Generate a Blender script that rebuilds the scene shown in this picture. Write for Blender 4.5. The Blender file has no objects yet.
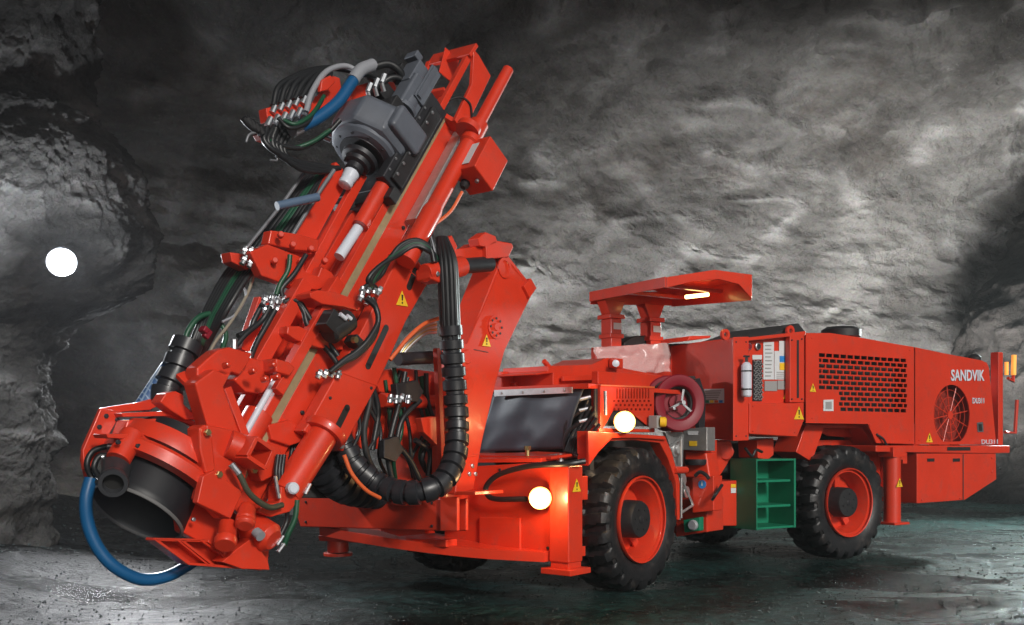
import bpy, bmesh, math, random
from mathutils import Vector as V, Matrix, noise
random.seed(7)
sc = bpy.context.scene
COL = sc.collection
PI = math.pi

# ---------------------------------------------------------------- camera
CAM = V((0, 0, 1.19)); FPX = 1000.0; CX = 512.0; CY = 438.0
cd = bpy.data.cameras.new("camera"); cam = bpy.data.objects.new("camera", cd); COL.objects.link(cam)
cam.location = CAM; cam.rotation_euler = (PI/2, 0, 0)
cd.sensor_width = 36; cd.lens = 36*FPX/1024; cd.shift_y = (CY-312.5)/1024; cd.clip_end = 400; cd.clip_start = .05
sc.camera = cam

def ray(px, py): return V(((px-CX)/FPX, 1, (CY-py)/FPX))
def hit(px, py, p0, n):
    d = ray(px, py); return CAM + d*((p0-CAM).dot(n)/d.dot(n))

# ---------------------------------------------------------------- machine frames (two halves of an articulated carrier)
class Frame:
    def __init__(s, o, deg):
        t = math.radians(deg); s.o = V(o); s.a = V((math.cos(t), math.sin(t), 0)); s.m = V((-math.sin(t), math.cos(t), 0)); s.z = V((0,0,1))
    def p(s, u, v, z): return s.o + s.a*u + s.m*v + s.z*z
    def S(s, px, py, v): return hit(px, py, s.p(0, v, 0), s.m)      # side plane
    def U(s, px, py, u): return hit(px, py, s.p(u, 0, 0), s.a)      # cross plane
    def Z(s, px, py, z): return hit(px, py, V((0,0,z)), s.z)
F = Frame((1.02, 7.72, 0), 51.0)
R = Frame((3.30, 9.74, 0), 32.6)
# mast frame
MV = .85
M0 = F.S(260, 436, MV); M1 = F.S(394, 198, MV)
W = (M1-M0).normalized(); SD = -F.m                      # along the feed, toward the near side
FR = SD.cross(W).normalized()
if FR.z < 0: FR = -FR                                    # outward front face of the feed
def MP(w, s, f): return M0 + W*w + SD*s + FR*f
def MF(px, py, f): return hit(px, py, M0+FR*f, FR)
def MC(p): d = p-M0; return d.dot(W), d.dot(SD), d.dot(FR)

# ---------------------------------------------------------------- materials
def mat(name, col, rough=.5, metal=0, spec=.5, coat=0, bump=0, bscale=40, var=0, vscale=3, emit=None, estr=0, dirt=0):
    m = bpy.data.materials.new(name); m.use_nodes = True; nt = m.node_tree; N = nt.nodes; L = nt.links
    b = N["Principled BSDF"]
    b.inputs["Base Color"].default_value = (*col, 1); b.inputs["Roughness"].default_value = rough
    b.inputs["Metallic"].default_value = metal; b.inputs["Specular IOR Level"].default_value = spec
    b.inputs["Coat Weight"].default_value = coat; b.inputs["Coat Roughness"].default_value = .12
    tc = N.new("ShaderNodeTexCoord")
    if var or dirt:
        nz = N.new("ShaderNodeTexNoise"); nz.inputs["Scale"].default_value = vscale; nz.inputs["Detail"].default_value = 6; nz.inputs["Roughness"].default_value = .65
        L.new(tc.outputs["Object"], nz.inputs["Vector"])
        mx = N.new("ShaderNodeMix"); mx.data_type = 'RGBA'
        cr = N.new("ShaderNodeValToRGB"); cr.color_ramp.elements[0].position = .35; cr.color_ramp.elements[1].position = .7
        L.new(nz.outputs["Fac"], cr.inputs["Fac"]); L.new(cr.outputs["Color"], mx.inputs[0])
        mx.inputs[6].default_value = (*[c*(1-var) for c in col], 1); mx.inputs[7].default_value = (*[min(1, c*(1+var)) for c in col], 1)
        out = mx.outputs[2]
        if dirt:
            n2 = N.new("ShaderNodeTexNoise"); n2.inputs["Scale"].default_value = 9; n2.inputs["Detail"].default_value = 10; n2.inputs["Roughness"].default_value = .75
            L.new(tc.outputs["Object"], n2.inputs["Vector"])
            c2 = N.new("ShaderNodeValToRGB"); c2.color_ramp.elements[0].position = .52; c2.color_ramp.elements[1].position = .74
            c2.color_ramp.elements[1].color = (dirt, dirt, dirt, 1)
            m2 = N.new("ShaderNodeMix"); m2.data_type = 'RGBA'
            L.new(n2.outputs["Fac"], c2.inputs["Fac"]); L.new(c2.outputs["Color"], m2.inputs[0]); L.new(out, m2.inputs[6])
            m2.inputs[7].default_value = (.12, .09, .075, 1); out = m2.outputs[2]
            mr = N.new("ShaderNodeMapRange"); mr.inputs[3].default_value = rough*.8; mr.inputs[4].default_value = min(1, rough*1.35)
            L.new(n2.outputs["Fac"], mr.inputs[0]); L.new(mr.outputs[0], b.inputs["Roughness"])
        L.new(out, b.inputs["Base Color"])
    if bump:
        n3 = N.new("ShaderNodeTexNoise"); n3.inputs["Scale"].default_value = bscale; n3.inputs["Detail"].default_value = 5
        L.new(tc.outputs["Object"], n3.inputs["Vector"])
        bp = N.new("ShaderNodeBump"); bp.inputs["Strength"].default_value = bump; bp.inputs["Distance"].default_value = .01
        L.new(n3.outputs["Fac"], bp.inputs["Height"]); L.new(bp.outputs["Normal"], b.inputs["Normal"])
    if emit:
        b.inputs["Emission Color"].default_value = (*emit, 1); b.inputs["Emission Strength"].default_value = estr
    return m
RED   = mat("red_paint", (.64, .038, .013), .36, coat=.35, var=.10, vscale=1.5, dirt=.32, bump=.05, bscale=60)
REDD  = mat("reel_red", (.21, .003, .015), .5)
BLK   = mat("black_rubber", (.016, .016, .018), .55, var=.3, vscale=20)
TYRE  = mat("tyre_rubber", (.013, .0135, .0155), .42, dirt=.45, var=.35, vscale=12, bump=.3, bscale=50)
HOSE  = mat("hose_rubber", (.014, .015, .017), .42)
GHOSE = mat("green_hose", (.01, .07, .035), .4)
GREYH = mat("grey_hose", (.28, .29, .32), .45)
WRAP  = mat("spiral_wrap", (.02, .021, .025), .36)
DARK  = mat("dark_steel", (.03, .03, .035), .45, metal=.3, var=.3, vscale=10)
GREY  = mat("slate_grey_paint", (.105, .118, .145), .42, coat=.1, var=.12, vscale=6, dirt=.1)
STEEL = mat("zinc_steel", (.48, .50, .53), .38, metal=.9, var=.25, vscale=30)
ALU   = mat("aluminium", (.6, .6, .6), .38, metal=.8, var=.1, vscale=20)
BRASS = mat("brass", (.62, .48, .22), .3, metal=.9)
TAN   = mat("tan_strip", (.33, .25, .14), .45, var=.15, vscale=12)
WHITE = mat("white_plastic", (.62, .66, .74), .35)
WLAB  = mat("white_label", (.62, .64, .66), .5)
GLAB  = mat("grey_label", (.3, .3, .3), .5)
BLUE  = mat("blue_hose", (.006, .085, .22), .38)
BLUEL = mat("blue_sticker", (.02, .22, .6), .5)
YEL   = mat("yellow", (.8, .5, .02), .5)
BLACKM= mat("black_ink", (.01, .01, .01), .6)
GREEN = mat("green_paint", (.005, .19, .10), .45, var=.1, vscale=4)
CURT  = mat("rubber_curtain", (.036, .044, .06), .5, var=.25, vscale=3, bump=.2, bscale=6)
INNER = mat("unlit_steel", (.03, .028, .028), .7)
PIPE  = mat("galvanised_pipe", (.22, .23, .25), .4, metal=.4)
ORNG  = mat("orange_cord", (.7, .12, .03), .5)
LAMPW = mat("warm_lamp", (1,.9,.7), .3, emit=(1, .74, .38), estr=70)
GLARE = mat("glare_ring", (1,.6,.2), .3, emit=(1, .50, .10), estr=1.0)  # emissive orange edge imitating the glare round each headlight
LAMPC = mat("canopy_lamp", (1,.8,.5), .3, emit=(1, .62, .22), estr=9)
LAMPB = mat("white_lamp", (1,1,1), .3, emit=(.9, .95, 1), estr=45)
REFLR = mat("amber_reflector", (1,.5,.1), .3, emit=(1, .42, .06), estr=.55)  # weak emission brightens the tail reflectors, which are no lamps
def film_mat():
    m = bpy.data.materials.new("clear_film"); m.use_nodes = True; b = m.node_tree.nodes["Principled BSDF"]
    b.inputs["Base Color"].default_value = (.85, .72, .72, 1); b.inputs["Roughness"].default_value = .22; b.inputs["Alpha"].default_value = .3
    return m
FILM = film_mat()

# ---------------------------------------------------------------- mesh helper
class B:
    def __init__(s): s.v = []; s.f = []; s.mi = []; s.k = 0
    def add(s, vs, fs, mi=None):
        o = len(s.v); s.v += [V(x) for x in vs]
        for f in fs: s.f.append([i+o for i in f]); s.mi.append(s.k if mi is None else mi)
        return s
    def prism(s, pts, vec):                       # polygon swept by a vector
        n = len(pts); vec = V(vec)
        s.add([V(p) for p in pts]+[V(p)+vec for p in pts],
              [list(range(n)), list(range(n, 2*n))[::-1]]+[[i, i+n, (i+1) % n+n, (i+1) % n] for i in range(n)]); return s
    def ob(s, c, ax, ay, az):                     # oriented box: centre and three half axes
        c = V(c); vs = [c+ax*i+ay*j+az*k for i in (-1, 1) for j in (-1, 1) for k in (-1, 1)]
        s.add(vs, [(0,1,3,2), (4,6,7,5), (0,4,5,1), (2,3,7,6), (0,2,6,4), (1,5,7,3)]); return s
    def fbox(s, fr, u0, u1, v0, v1, z0, z1):
        return s.ob(fr.p((u0+u1)/2, (v0+v1)/2, (z0+z1)/2), fr.a*(u1-u0)/2, fr.m*(v1-v0)/2, V((0,0,(z1-z0)/2)))
    def mbox(s, w0, w1, s0, s1, f0, f1):
        return s.ob(MP((w0+w1)/2, (s0+s1)/2, (f0+f1)/2), W*(w1-w0)/2, SD*(s1-s0)/2, FR*(f1-f0)/2)
    def bar(s, p0, p1, up, wd, dp):               # rectangular bar between two points
        d = (p1-p0); n = d.normalized(); side = n.cross(up).normalized(); u2 = side.cross(n)
        return s.ob((p0+p1)/2, d/2, side*wd/2, u2*dp/2)
    def lathe(s, p0, axis, prof, n=24, ph=0, caps=True):   # prof: [(distance along axis, radius)]
        ax = V(axis).normalized(); x = ax.orthogonal().normalized() if abs(ax.z) > .95 else ax.cross(V((0,0,1))).normalized(); y = ax.cross(x)
        vs = []; fs = []
        for (h, r) in prof:
            for i in range(n):
                t = ph+2*PI*i/n; vs.append(V(p0)+ax*h+x*(r*math.cos(t))+y*(r*math.sin(t)))
        for j in range(len(prof)-1):
            for i in range(n): fs.append([j*n+i, j*n+(i+1) % n, (j+1)*n+(i+1) % n, (j+1)*n+i])
        if caps: fs.append(list(range(n))[::-1]); fs.append([len(vs)-n+i for i in range(n)])
        s.add(vs, fs); return s
    def cyl(s, p0, p1, r, n=20, r1=None):
        p0 = V(p0); p1 = V(p1); return s.lathe(p0, p1-p0, [(0, r), ((p1-p0).length, r if r1 is None else r1)], n)
    def tube(s, pts, r, n=8, sub=6, rf=None, smooth=True):
        P = spline(pts, sub) if smooth and len(pts) > 2 else [V(p) for p in pts]
        T = [(P[min(i+1, len(P)-1)]-P[max(i-1, 0)]).normalized() for i in range(len(P))]
        x = T[0].orthogonal().normalized(); vs = []; fs = []; L = 0
        for i, p in enumerate(P):
            x = (x-T[i]*x.dot(T[i])).normalized(); y = T[i].cross(x)
            if i: L += (p-P[i-1]).length
            rr = rf(L) if rf else r
            for k in range(n): vs.append(p+x*rr*math.cos(2*PI*k/n)+y*rr*math.sin(2*PI*k/n))
        for i in range(len(P)-1):
            for k in range(n): fs.append([i*n+k, i*n+(k+1) % n, (i+1)*n+(k+1) % n, (i+1)*n+k])
        fs.append(list(range(n))[::-1]); fs.append([len(vs)-n+k for k in range(n)])
        s.add(vs, fs); return s
    def build(s, name, m, parent=None, bevel=0, smooth=32, label=None):
        me = bpy.data.meshes.new(name)
        org = sum(s.v, V())/len(s.v)
        me.from_pydata([p-org for p in s.v], [], s.f); me.update()
        bm = bmesh.new(); bm.from_mesh(me); bmesh.ops.recalc_face_normals(bm, faces=bm.faces); bm.to_mesh(me); bm.free()
        for mm in (m if isinstance(m, (list, tuple)) else [m]): me.materials.append(mm)
        if any(s.mi):
            for p, k in zip(me.polygons, s.mi): p.material_index = k
        me.shade_smooth(); me.set_sharp_from_angle(angle=math.radians(smooth))
        o = bpy.data.objects.new(name, me); COL.objects.link(o); o.location = org
        if parent: setpar(o, parent)
        if bevel:
            bv = o.modifiers.new("bevel", 'BEVEL'); bv.width = bevel; bv.segments = 2; bv.limit_method = 'ANGLE'; bv.angle_limit = math.radians(40); bv.harden_normals = True
        if label: o["label"] = label
        return o
def wloc(o):
    p = V(o.location)
    while o.parent: o = o.parent; p = p+o.location
    return p
def setpar(o, parent):
    w = wloc(o); o.parent = parent; o.location = w-wloc(parent)
def spline(pts, sub=6):
    P = [V(p) for p in pts]; P = [P[0]*2-P[1]]+P+[P[-1]*2-P[-2]]; out = []
    for i in range(1, len(P)-2):
        a, b, c, d = P[i-1:i+3]
        for k in range(sub):
            t = k/sub; out.append(.5*((2*b)+(c-a)*t+(2*a-5*b+4*c-d)*t*t+(3*b-a-3*c+d)*t**3))
    out.append(P[-2]); return out
def tag(o, label, cat, group=None, kind=None):
    if kind: o["kind"] = kind
    if label: o["label"] = label
    if cat: o["category"] = cat
    if group: o["group"] = group
    return o
def empty(name, loc):
    o = bpy.data.objects.new(name, None); o.empty_display_size = .1; o.location = loc; COL.objects.link(o); return o
def SP(fr, pts, v): return [fr.S(x, y, v) for x, y in pts]
def UP(fr, pts, u): return [fr.U(x, y, u) for x, y in pts]
def plate(name, fr, pts, v, th, m=None, parent=None, bevel=.006, label=None):      # side facing plate, thickness goes inward
    return B().prism(SP(fr, pts, v), fr.m*th).build(name, m or RED, parent, bevel, label=label)
def fplate(name, fr, pts, u, th, m=None, parent=None, bevel=.006, label=None):     # front facing plate, thickness goes rearward
    return B().prism(UP(fr, pts, u), fr.a*th).build(name, m or RED, parent, bevel, label=label)

rig = empty("drill_rig", F.p(.8, 1.1, 0))
tag(rig, "large red articulated underground drill rig with raised drilling mast, standing on the tunnel floor", "drill rig")

def bolt(p, n, r=.018, parent=rig, m=STEEL):
    return B().lathe(V(p)-V(n).normalized()*.006, n, [(0, r), (.006+r*.55, r), (.006+r*.7, r*.8)], 6).build("bolt", m, parent, 0, 30)
def warning(p, x, y, n, sz, parent=rig):
    p = V(p)+n*.004
    o = B().prism([p-x*sz*.55-y*sz*.45, p+x*sz*.55-y*sz*.45, p+y*sz*.55], n*.003).build("warning_sticker", YEL, parent)
    q = p+n*.0035
    B().prism([q-x*sz*.05-y*sz*.1, q+x*sz*.05-y*sz*.1, q+x*sz*.08+y*sz*.28, q-x*sz*.08+y*sz*.28], n*.002).prism([q-x*sz*.05-y*sz*.32, q+x*sz*.05-y*sz*.32, q+x*sz*.05-y*sz*.2, q-x*sz*.05-y*sz*.2], n*.002).build("warning_symbol", BLACKM, o)
def sticker(name, pts, n, m, parent=rig, lift=.004):
    return B().prism([V(p)+n*lift for p in pts], n*.002).build(name, m, parent)
def text(s, p, x, y, n, h, width, parent, name="lettering", m=WHITE, bold=.02):
    cu = bpy.data.curves.new(name, 'FONT'); cu.body = s; cu.size = 1; cu.offset = bold; cu.extrude = .01; cu.resolution_u = 3
    to = bpy.data.objects.new("tmp", cu); COL.objects.link(to)
    dg = bpy.context.evaluated_depsgraph_get(); me = bpy.data.meshes.new_from_object(to.evaluated_get(dg))
    bpy.data.objects.remove(to)
    xs = [v.co.x for v in me.vertices]; ys = [v.co.y for v in me.vertices]; x0, x1, y0, y1 = min(xs), max(xs), min(ys), max(ys)
    for v in me.vertices:
        c = v.co; v.co = x*((c.x-x0)/(x1-x0)*width)+y*((c.y-y0)/(y1-y0)*h)+n*(c.z*.3+.006)
    me.materials.clear(); me.materials.append(m)
    o = bpy.data.objects.new(name, me); COL.objects.link(o); o.location = p; setpar(o, parent); return o

# ================================================================ WHEELS
def tyre_mesh(R0=.56, wd=.42, nl=22):
    b = B(); seg = 10; n = nl*seg
    prof = [(-.40, .335), (-.47, .37), (-.5, .43), (-.5, .475), (-.485, .505), (-.455, .528), (-.42, .545), (-.33, .556), (-.2, .56), (-.1, .56), (-.03, .56),
            (.03, .56), (.1, .56), (.2, .56), (.33, .556), (.42, .545), (.455, .528), (.485, .505), (.5, .475), (.5, .43), (.47, .37), (.40, .335)]
    m = len(prof); vs = []; fs = []
    for i in range(n):
        t = 2*PI*i/n
        for j, (y, r) in enumerate(prof):
            side = -1 if y < 0 else 1
            ph = ((i+(seg//2 if side > 0 else 0)+abs(y)*6*(1)) % seg)
            if r > .5:
                g = 1 if ph < seg*.62 else 0
                if abs(y) < .04: g = .5 if g else 0
                d = 0 if g == 1 else (.018 if g == .5 else .042)
                if r < .53: d *= .7
                jit = .002*math.sin(i*12.9+j*7.7)
                rr = r-d+jit
            else: rr = r
            vs.append(V((rr*math.cos(t), y*wd, rr*math.sin(t))))
    for i in range(n):
        for j in range(m-1): fs.append([i*m+j, ((i+1) % n)*m+j, ((i+1) % n)*m+j+1, i*m+j+1])
    # sidewall rib
    b.add(vs, fs); return b
def local_mesh(b, name, mats, smooth=40):
    me = bpy.data.meshes.new(name); me.from_pydata(b.v, [], b.f); me.update()
    bm = bmesh.new(); bm.from_mesh(me); bmesh.ops.recalc_face_normals(bm, faces=bm.faces); bm.to_mesh(me); bm.free()
    for q in mats: me.materials.append(q)
    me.shade_smooth(); me.set_sharp_from_angle(angle=math.radians(smooth)); return me
tyre_me = local_mesh(tyre_mesh(), "tyre", [TYRE], 35)
Y = V((0, 1, 0))
rb = B(); rb.lathe(V((0,-.205,0)), Y, [(0, .325), (-.004, .335), (.012, .34), (.03, .335), (.03, .30), (.075, .285), (.11, .27), (.2, .262), (.2, .12)], 56, caps=False)
for k in range(5):
    t = 2*PI*k/5+.3
    d = V((math.cos(t), 0, math.sin(t))); rb.ob(V((0,-.04,0))+d*.19, d*.085, Y*.008, d.cross(Y)*.035)
rim_me = local_mesh(rb, "wheel", [RED], 35)
hb = B().lathe(V((0,-.185,0)), Y, [(0, .11), (0.002, .135), (.02, .145), (.2, .15), (.26, .18), (.28, .24), (.3, .24)], 32)
for k in range(10):
    t = 2*PI*k/10; hb.lathe(V((.20*math.cos(t), .07, .20*math.sin(t))), Y, [(0,.016), (.05,.016)], 6)
hub_me = local_mesh(hb, "hub", [BLK], 35)
hbc = B().lathe(V((0,-.193,0)), Y, [(0, .02), (.004, .03), (.01, .032)], 12)
for k in range(6):
    t = 2*PI*k/6; hbc.lathe(V((.085*math.cos(t), -.191, .085*math.sin(t))), Y, [(0,.009), (.01,.009)], 6)
cap_me = local_mesh(hbc, "hub_cap", [DARK], 35)
def wheel(fr, v, spin, deg, flip=False):
    w = bpy.data.objects.new("wheel", rim_me); COL.objects.link(w)
    t = bpy.data.objects.new("tyre", tyre_me); COL.objects.link(t)
    h = bpy.data.objects.new("hub", hub_me); COL.objects.link(h)
    c = bpy.data.objects.new("hub_cap", cap_me); COL.objects.link(c)
    for o in (t, h, c): o.parent = w
    w.location = fr.p(0, v, .56); w.rotation_euler = (0, 0, math.radians(deg+(180 if flip else 0)))
    t.rotation_euler = (0, spin, 0); h.rotation_euler = (0, spin, 0); c.rotation_euler = (0, spin, 0)
    setpar(w, rig)
wheel(F, .21, .1, 51.0); wheel(F, 1.98, .4, 51.0, True)
wheel(R, .21, .7, 32.6); wheel(R, 1.98, .2, 32.6, True)
B().cyl(F.p(0,.4,.56), F.p(0,1.9,.56), .13).cyl(R.p(0,.4,.56), R.p(0,1.9,.56), .13).build("axle", INNER, rig, 0)

# ================================================================ REAR HALF
hood = empty("engine_hood", R.p(1, 1, 1)); setpar(hood, rig)
VS = .05
hp = [(806,333),(830,333),(860,337.5),(890,343),(914,347),(914,444),(876.5,443),(868,424),(806,423)]
hp2 = [(915.2,347.2),(945,353.5),(982,360.5),(987,363),(989,368),(996,443),(992,444.5),(915.2,444.5)]
# hood side with real grille openings
def grid_plate(fr, outline, holes, v, th, parent, name, m=RED):
    cu = bpy.data.curves.new(name, 'CURVE'); cu.dimensions = '2D'; cu.fill_mode = 'BOTH'
    def uz(p): d = fr.S(p[0], p[1], v)-fr.o; return d.dot(fr.a), d.z
    for pts in [[uz(p) for p in outline]]+holes:
        sp = cu.splines.new('POLY'); sp.points.add(len(pts)-1); sp.use_cyclic_u = True
        for q, (a, z) in zip(sp.points, pts): q.co = (a, z, 0, 1)
    cu.extrude = th/2
    to = bpy.data.objects.new("tmp", cu); COL.objects.link(to)
    me = bpy.data.meshes.new_from_object(to.evaluated_get(bpy.context.evaluated_depsgraph_get())); bpy.data.objects.remove(to)
    for q in me.vertices: q.co = fr.a*q.co.x+V((0,0,q.co.y))+fr.m*(q.co.z+v+th/2)
    me.materials.clear(); me.materials.append(m); me.name = name
    for p in me.polygons: p.use_smooth = False
    o = bpy.data.objects.new(name, me); COL.objects.link(o); o.location = fr.o; setpar(o, parent); return o
def uzR(px, py): d = R.S(px, py, VS)-R.o; return d.dot(R.a), d.z
holes = []
g0 = uzR(819, 353); g1 = uzR(907, 353)
gx0, gx1 = g0[0], g1[0]
ztop = uzR(819, 353)[1]; zmid = uzR(819, 388)[1]; zbot = uzR(860, 413)[1]; xmid = uzR(839, 400)[0]
nr = 11; hh = (ztop-zbot)/nr
ncol = 13; ww = (gx1-gx0)/ncol
for r_ in range(nr):
    zt = ztop-r_*hh
    for c_ in range(ncol+1):
        xa = gx0+(c_-.5*(r_ % 2))*ww; xb = xa+ww*.84
        lo = gx0 if zt-hh > zmid-.03 else xmid
        xa = max(xa, lo); xb = min(xb, gx1)
        if xb-xa < ww*.25: continue
        holes.append([(xa, zt-hh*.7), (xb, zt-hh*.7), (xb, zt), (xa, zt)])
hs = grid_plate(R, hp, holes, VS, .012, hood, "grille_panel")
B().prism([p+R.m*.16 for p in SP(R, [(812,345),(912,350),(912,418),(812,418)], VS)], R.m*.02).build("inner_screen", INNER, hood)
fc = R.S(952, 415, VS); fcu, fcz = (fc-R.o).dot(R.a), fc.z; zc = uzR(952, 441.5)[1]
fr_ = (uzR(970.5, 415)[0]-uzR(934.5, 415)[0])/2
fan_hole = []
for k in range(40):
    t = 2*PI*k/40; fan_hole.append((fcu+fr_*math.cos(t), max(fcz+fr_*1.02*math.sin(t), zc)))
hs2 = grid_plate(R, hp2, [fan_hole], VS, .012, hood, "rear_panel")
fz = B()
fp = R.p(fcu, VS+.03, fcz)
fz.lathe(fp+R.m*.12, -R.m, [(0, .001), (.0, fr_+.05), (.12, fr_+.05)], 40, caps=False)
fz.build("fan_shroud", mat("fan_shade_red", (.26,.018,.008), .6), hood, 0, 40)  # darker red imitates the shade behind the fan grille
fz = B(); fz.lathe(fp, -R.m, [(0, .045), (.012, .045)], 20)
for k in range(12):
    t = 2*PI*k/12+.15; d = R.a*math.cos(t)+V((0,0,math.sin(t))); fz.cyl(fp+d*.04, fp+d*(fr_+.02), .006, 6)
for rr in (.33, .6, .85): 
    ring = [fp+(R.a*math.cos(2*PI*k/32)+V((0,0,math.sin(2*PI*k/32))))*fr_*rr for k in range(33)]
    fz.tube(ring, .0035, 5, smooth=False)
fz.build("fan_grille", RED, hood, 0, 40)
# hood top, rear and front closing faces
def strip(fr, pts, v0, v1, th, name, parent, m=RED):
    b = B(); 
    for (a, c) in zip(pts[:-1], pts[1:]):
        p, q = fr.S(*a, v0), fr.S(*c, v0); n = fr.m*(v1-v0)
        dn = (q-p).cross(n).normalized()
        if dn.z > 0 or (abs(dn.z) < .2 and dn.dot(fr.a) > 0): dn = -dn
        b.prism([p, q, q+n, p+n], dn*th)
    return b.build(name, m, parent, 0)
strip(R, hp[:5], VS+.004, 1.95, .02, "hood_top", hood)
strip(R, hp2[:6], VS+.004, 1.95, .02, "hood_top", hood)
B().prism([p+R.m*.03 for p in SP(R, [(807,336),(807,422),(806,422),(806,336)], VS)], R.m*1.8).build("hood_front", RED, hood)
plate("hood_far_side", R, [(806,340),(914,352),(985,366),(990,440),(880,440),(806,420)], 1.93, .02, RED, hood, 0)
# seam line edges between panels
B().prism(SP(R, [(913.2,347.5),(916.4,348),(916.4,444),(913.2,444)], VS+.02), R.m*.02).build("panel_seam", BLK, hood)
# door side frame lines, window, lettering
X = R.a; Z = V((0,0,1)); NR = -R.m
p = R.S(950.5, 381, VS); q = R.S(983.8, 381, VS); h = R.S(950.5, 368.5, VS).z-p.z
text("SANDVIK", p, (q-p).normalized(), Z, NR, h*.92, (q-p).length, hood, bold=.022)
p = R.S(972, 403.5, VS); q = R.S(983.5, 403.5, VS); text("DU311", p, (q-p).normalized(), Z, NR, .062, (q-p).length, hood, "model_lettering", bold=.012)
sticker("latch_plate", SP(R, [(976.5,422.5),(982.5,422),(983.2,432),(977.2,432)], VS), NR, STEEL, hood)
sticker("latch_hole", SP(R, [(977.8,424),(981,424),(981.6,431),(978.4,431)], VS), NR, BLACKM, hood, .007)
sticker("label", SP(R, [(823,400),(833,399.5),(833,411),(823,411)], VS), NR, WLAB, hood)
sticker("label_print", SP(R, [(825,402),(831,401.5),(831,409),(825,409)], VS), NR, GLAB, hood, .007)
warning(R.S(812.5, 388, VS), X, Z, NR, .08, hood); warning(R.S(929, 438, VS), X, Z, NR, .10, hood); warning(R.S(881.5, 361, VS), X, Z, NR, .001, hood)
# dark exhaust dome and black cover on top
b = B(); e = R.S(841, 334, .5)
b.lathe(e-Z*.03, Z, [(0,.2), (.07,.2), (.1,.15), (.105,.05)], 24)
b.build("air_intake_cap", BLK, hood)
e = R.S(974, 361, .25); b = B().lathe(e-Z*.05, Z, [(0,.05), (.05,.05), (.05,.075), (.09,.08), (.12,.05), (.13,.02)], 14); b.build("beacon", BLK, hood)
# wheel arch and fender plates
plate("fender", R, [(806,424),(866,424),(876,443),(872,446),(862,428),(824,428),(812,462),(796,452)], .22, .3, RED, rig)
plate("fender_liner", R, [(800,424),(915,424),(915,455),(902,455),(890,440),(830,436)], .4, .04, RED, rig)
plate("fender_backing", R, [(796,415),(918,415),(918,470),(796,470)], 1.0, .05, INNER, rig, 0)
plate("fender_liner", R, [(914,424),(918,424),(918,500),(914,500)], .06, .3, RED, rig)
# rear bumper shelf
b = B(); b.prism(SP(R, [(876,445.5),(1010,445.5),(1010,453),(990,453.5),(876,452)], -.02), R.m*2.1); b.build("bumper", RED, rig, .01)
sticker("bumper_slot", SP(R, [(947,447),(970,447),(970,450.5),(947,450.5)], -.02), NR, BLACKM)
# rear lower box
low = B().prism(SP(R, [(917,453.5),(996,453),(996.5,479.5),(965,500),(917,503.5)], 0), R.m*.5).build("battery_box", RED, rig, .008)
for x0 in (927, 952.5): sticker("hand_slot", SP(R, [(x0,458.5),(x0+7,458.3),(x0+7,461.5),(x0,461.7)], 0), NR, BLACKM, low)
sticker("panel_seam", SP(R, [(962.5,454),(963.2,454),(963.2,500),(962.5,500)], 0), NR, INNER, low)
for x_, y_ in ((922,500),(960,498),(992,458),(992,472)): bolt(R.S(x_, y_, 0), NR, .014, low, RED)
plate("chassis_rail", R, [(800,440),(920,440),(920,500),(905,504),(830,470)], .45, 1.2, RED, rig)
# rear jack
jk = B(); b0 = R.S(892.5, 524, .03); t0 = R.S(892, 455, .03); b0 = R.p((t0-R.o).dot(R.a), .03, b0.z)
jk.cyl(b0+Z*.02, t0, .085, 24); jo = jk.build("jack", RED, rig, .004)
B().ob(b0+Z*.012, R.a*.12, R.m*.12, Z*.012).build("foot", RED, jo, .004)
B().ob(t0+Z*.03, R.a*.1, R.m*.09, Z*.05).build("jack_bracket", RED, jo, .004)
B().ob(t0+R.a*.17-Z*.03-R.m*.02, R.a*.035, R.m*.01, Z*.06).ob(t0+R.a*.11-Z*.03-R.m*.02, R.a*.035, R.m*.01, Z*.02).build("tow_eye", RED, jo, .004)
warning(b0+Z*.42-R.m*.083, X, Z, NR, .09, jo)
# rear guard posts and amber reflectors, their glow added by emission
po = B(); pu = (R.S(1001, 440, .1)-R.o).dot(R.a)
pt = R.S(1001, 352, .1); po.fbox(R, pu-.045, pu+.045, .1, .2, 1.05, pt.z)
rp = po.build("guard_post", RED, rig, .01)
b = B(); q = R.p(pu+.28, .25, 1.1); 
b.tube([R.S(1008,378,.25), R.S(1013,382,.25), R.S(1014,355,.25)], .02, 8, smooth=False).tube([R.S(1005,432,.25), R.S(1015,433,.25), R.S(1017,400,.25)], .02, 8, smooth=False).build("guard_rail", RED, rp)
B().cyl(R.S(1013.5,375,.23), R.S(1014,355,.23), .028, 12).build("tail_reflector", REFLR, rp)
B().cyl(R.S(1006.5,375,.3), R.S(1006.5,362,.3), .022, 12).build("tail_reflector", REFLR, rp)
b = B(); b.prism(SP(R, [(992,385),(997,388),(998,444),(993,444)], .3), R.m*1.4).build("radiator_core", INNER, rig)
text("DU311", R.S(981, 445, -.02)+Z*.01, X, Z, NR, .05, .3, rig, "tail_lettering", bold=.0)

# ---- middle (service panels)
mid = empty("cab_body", R.p(-1.2, .5, 1)); setpar(mid, rig)
Uf = -1.554
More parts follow.
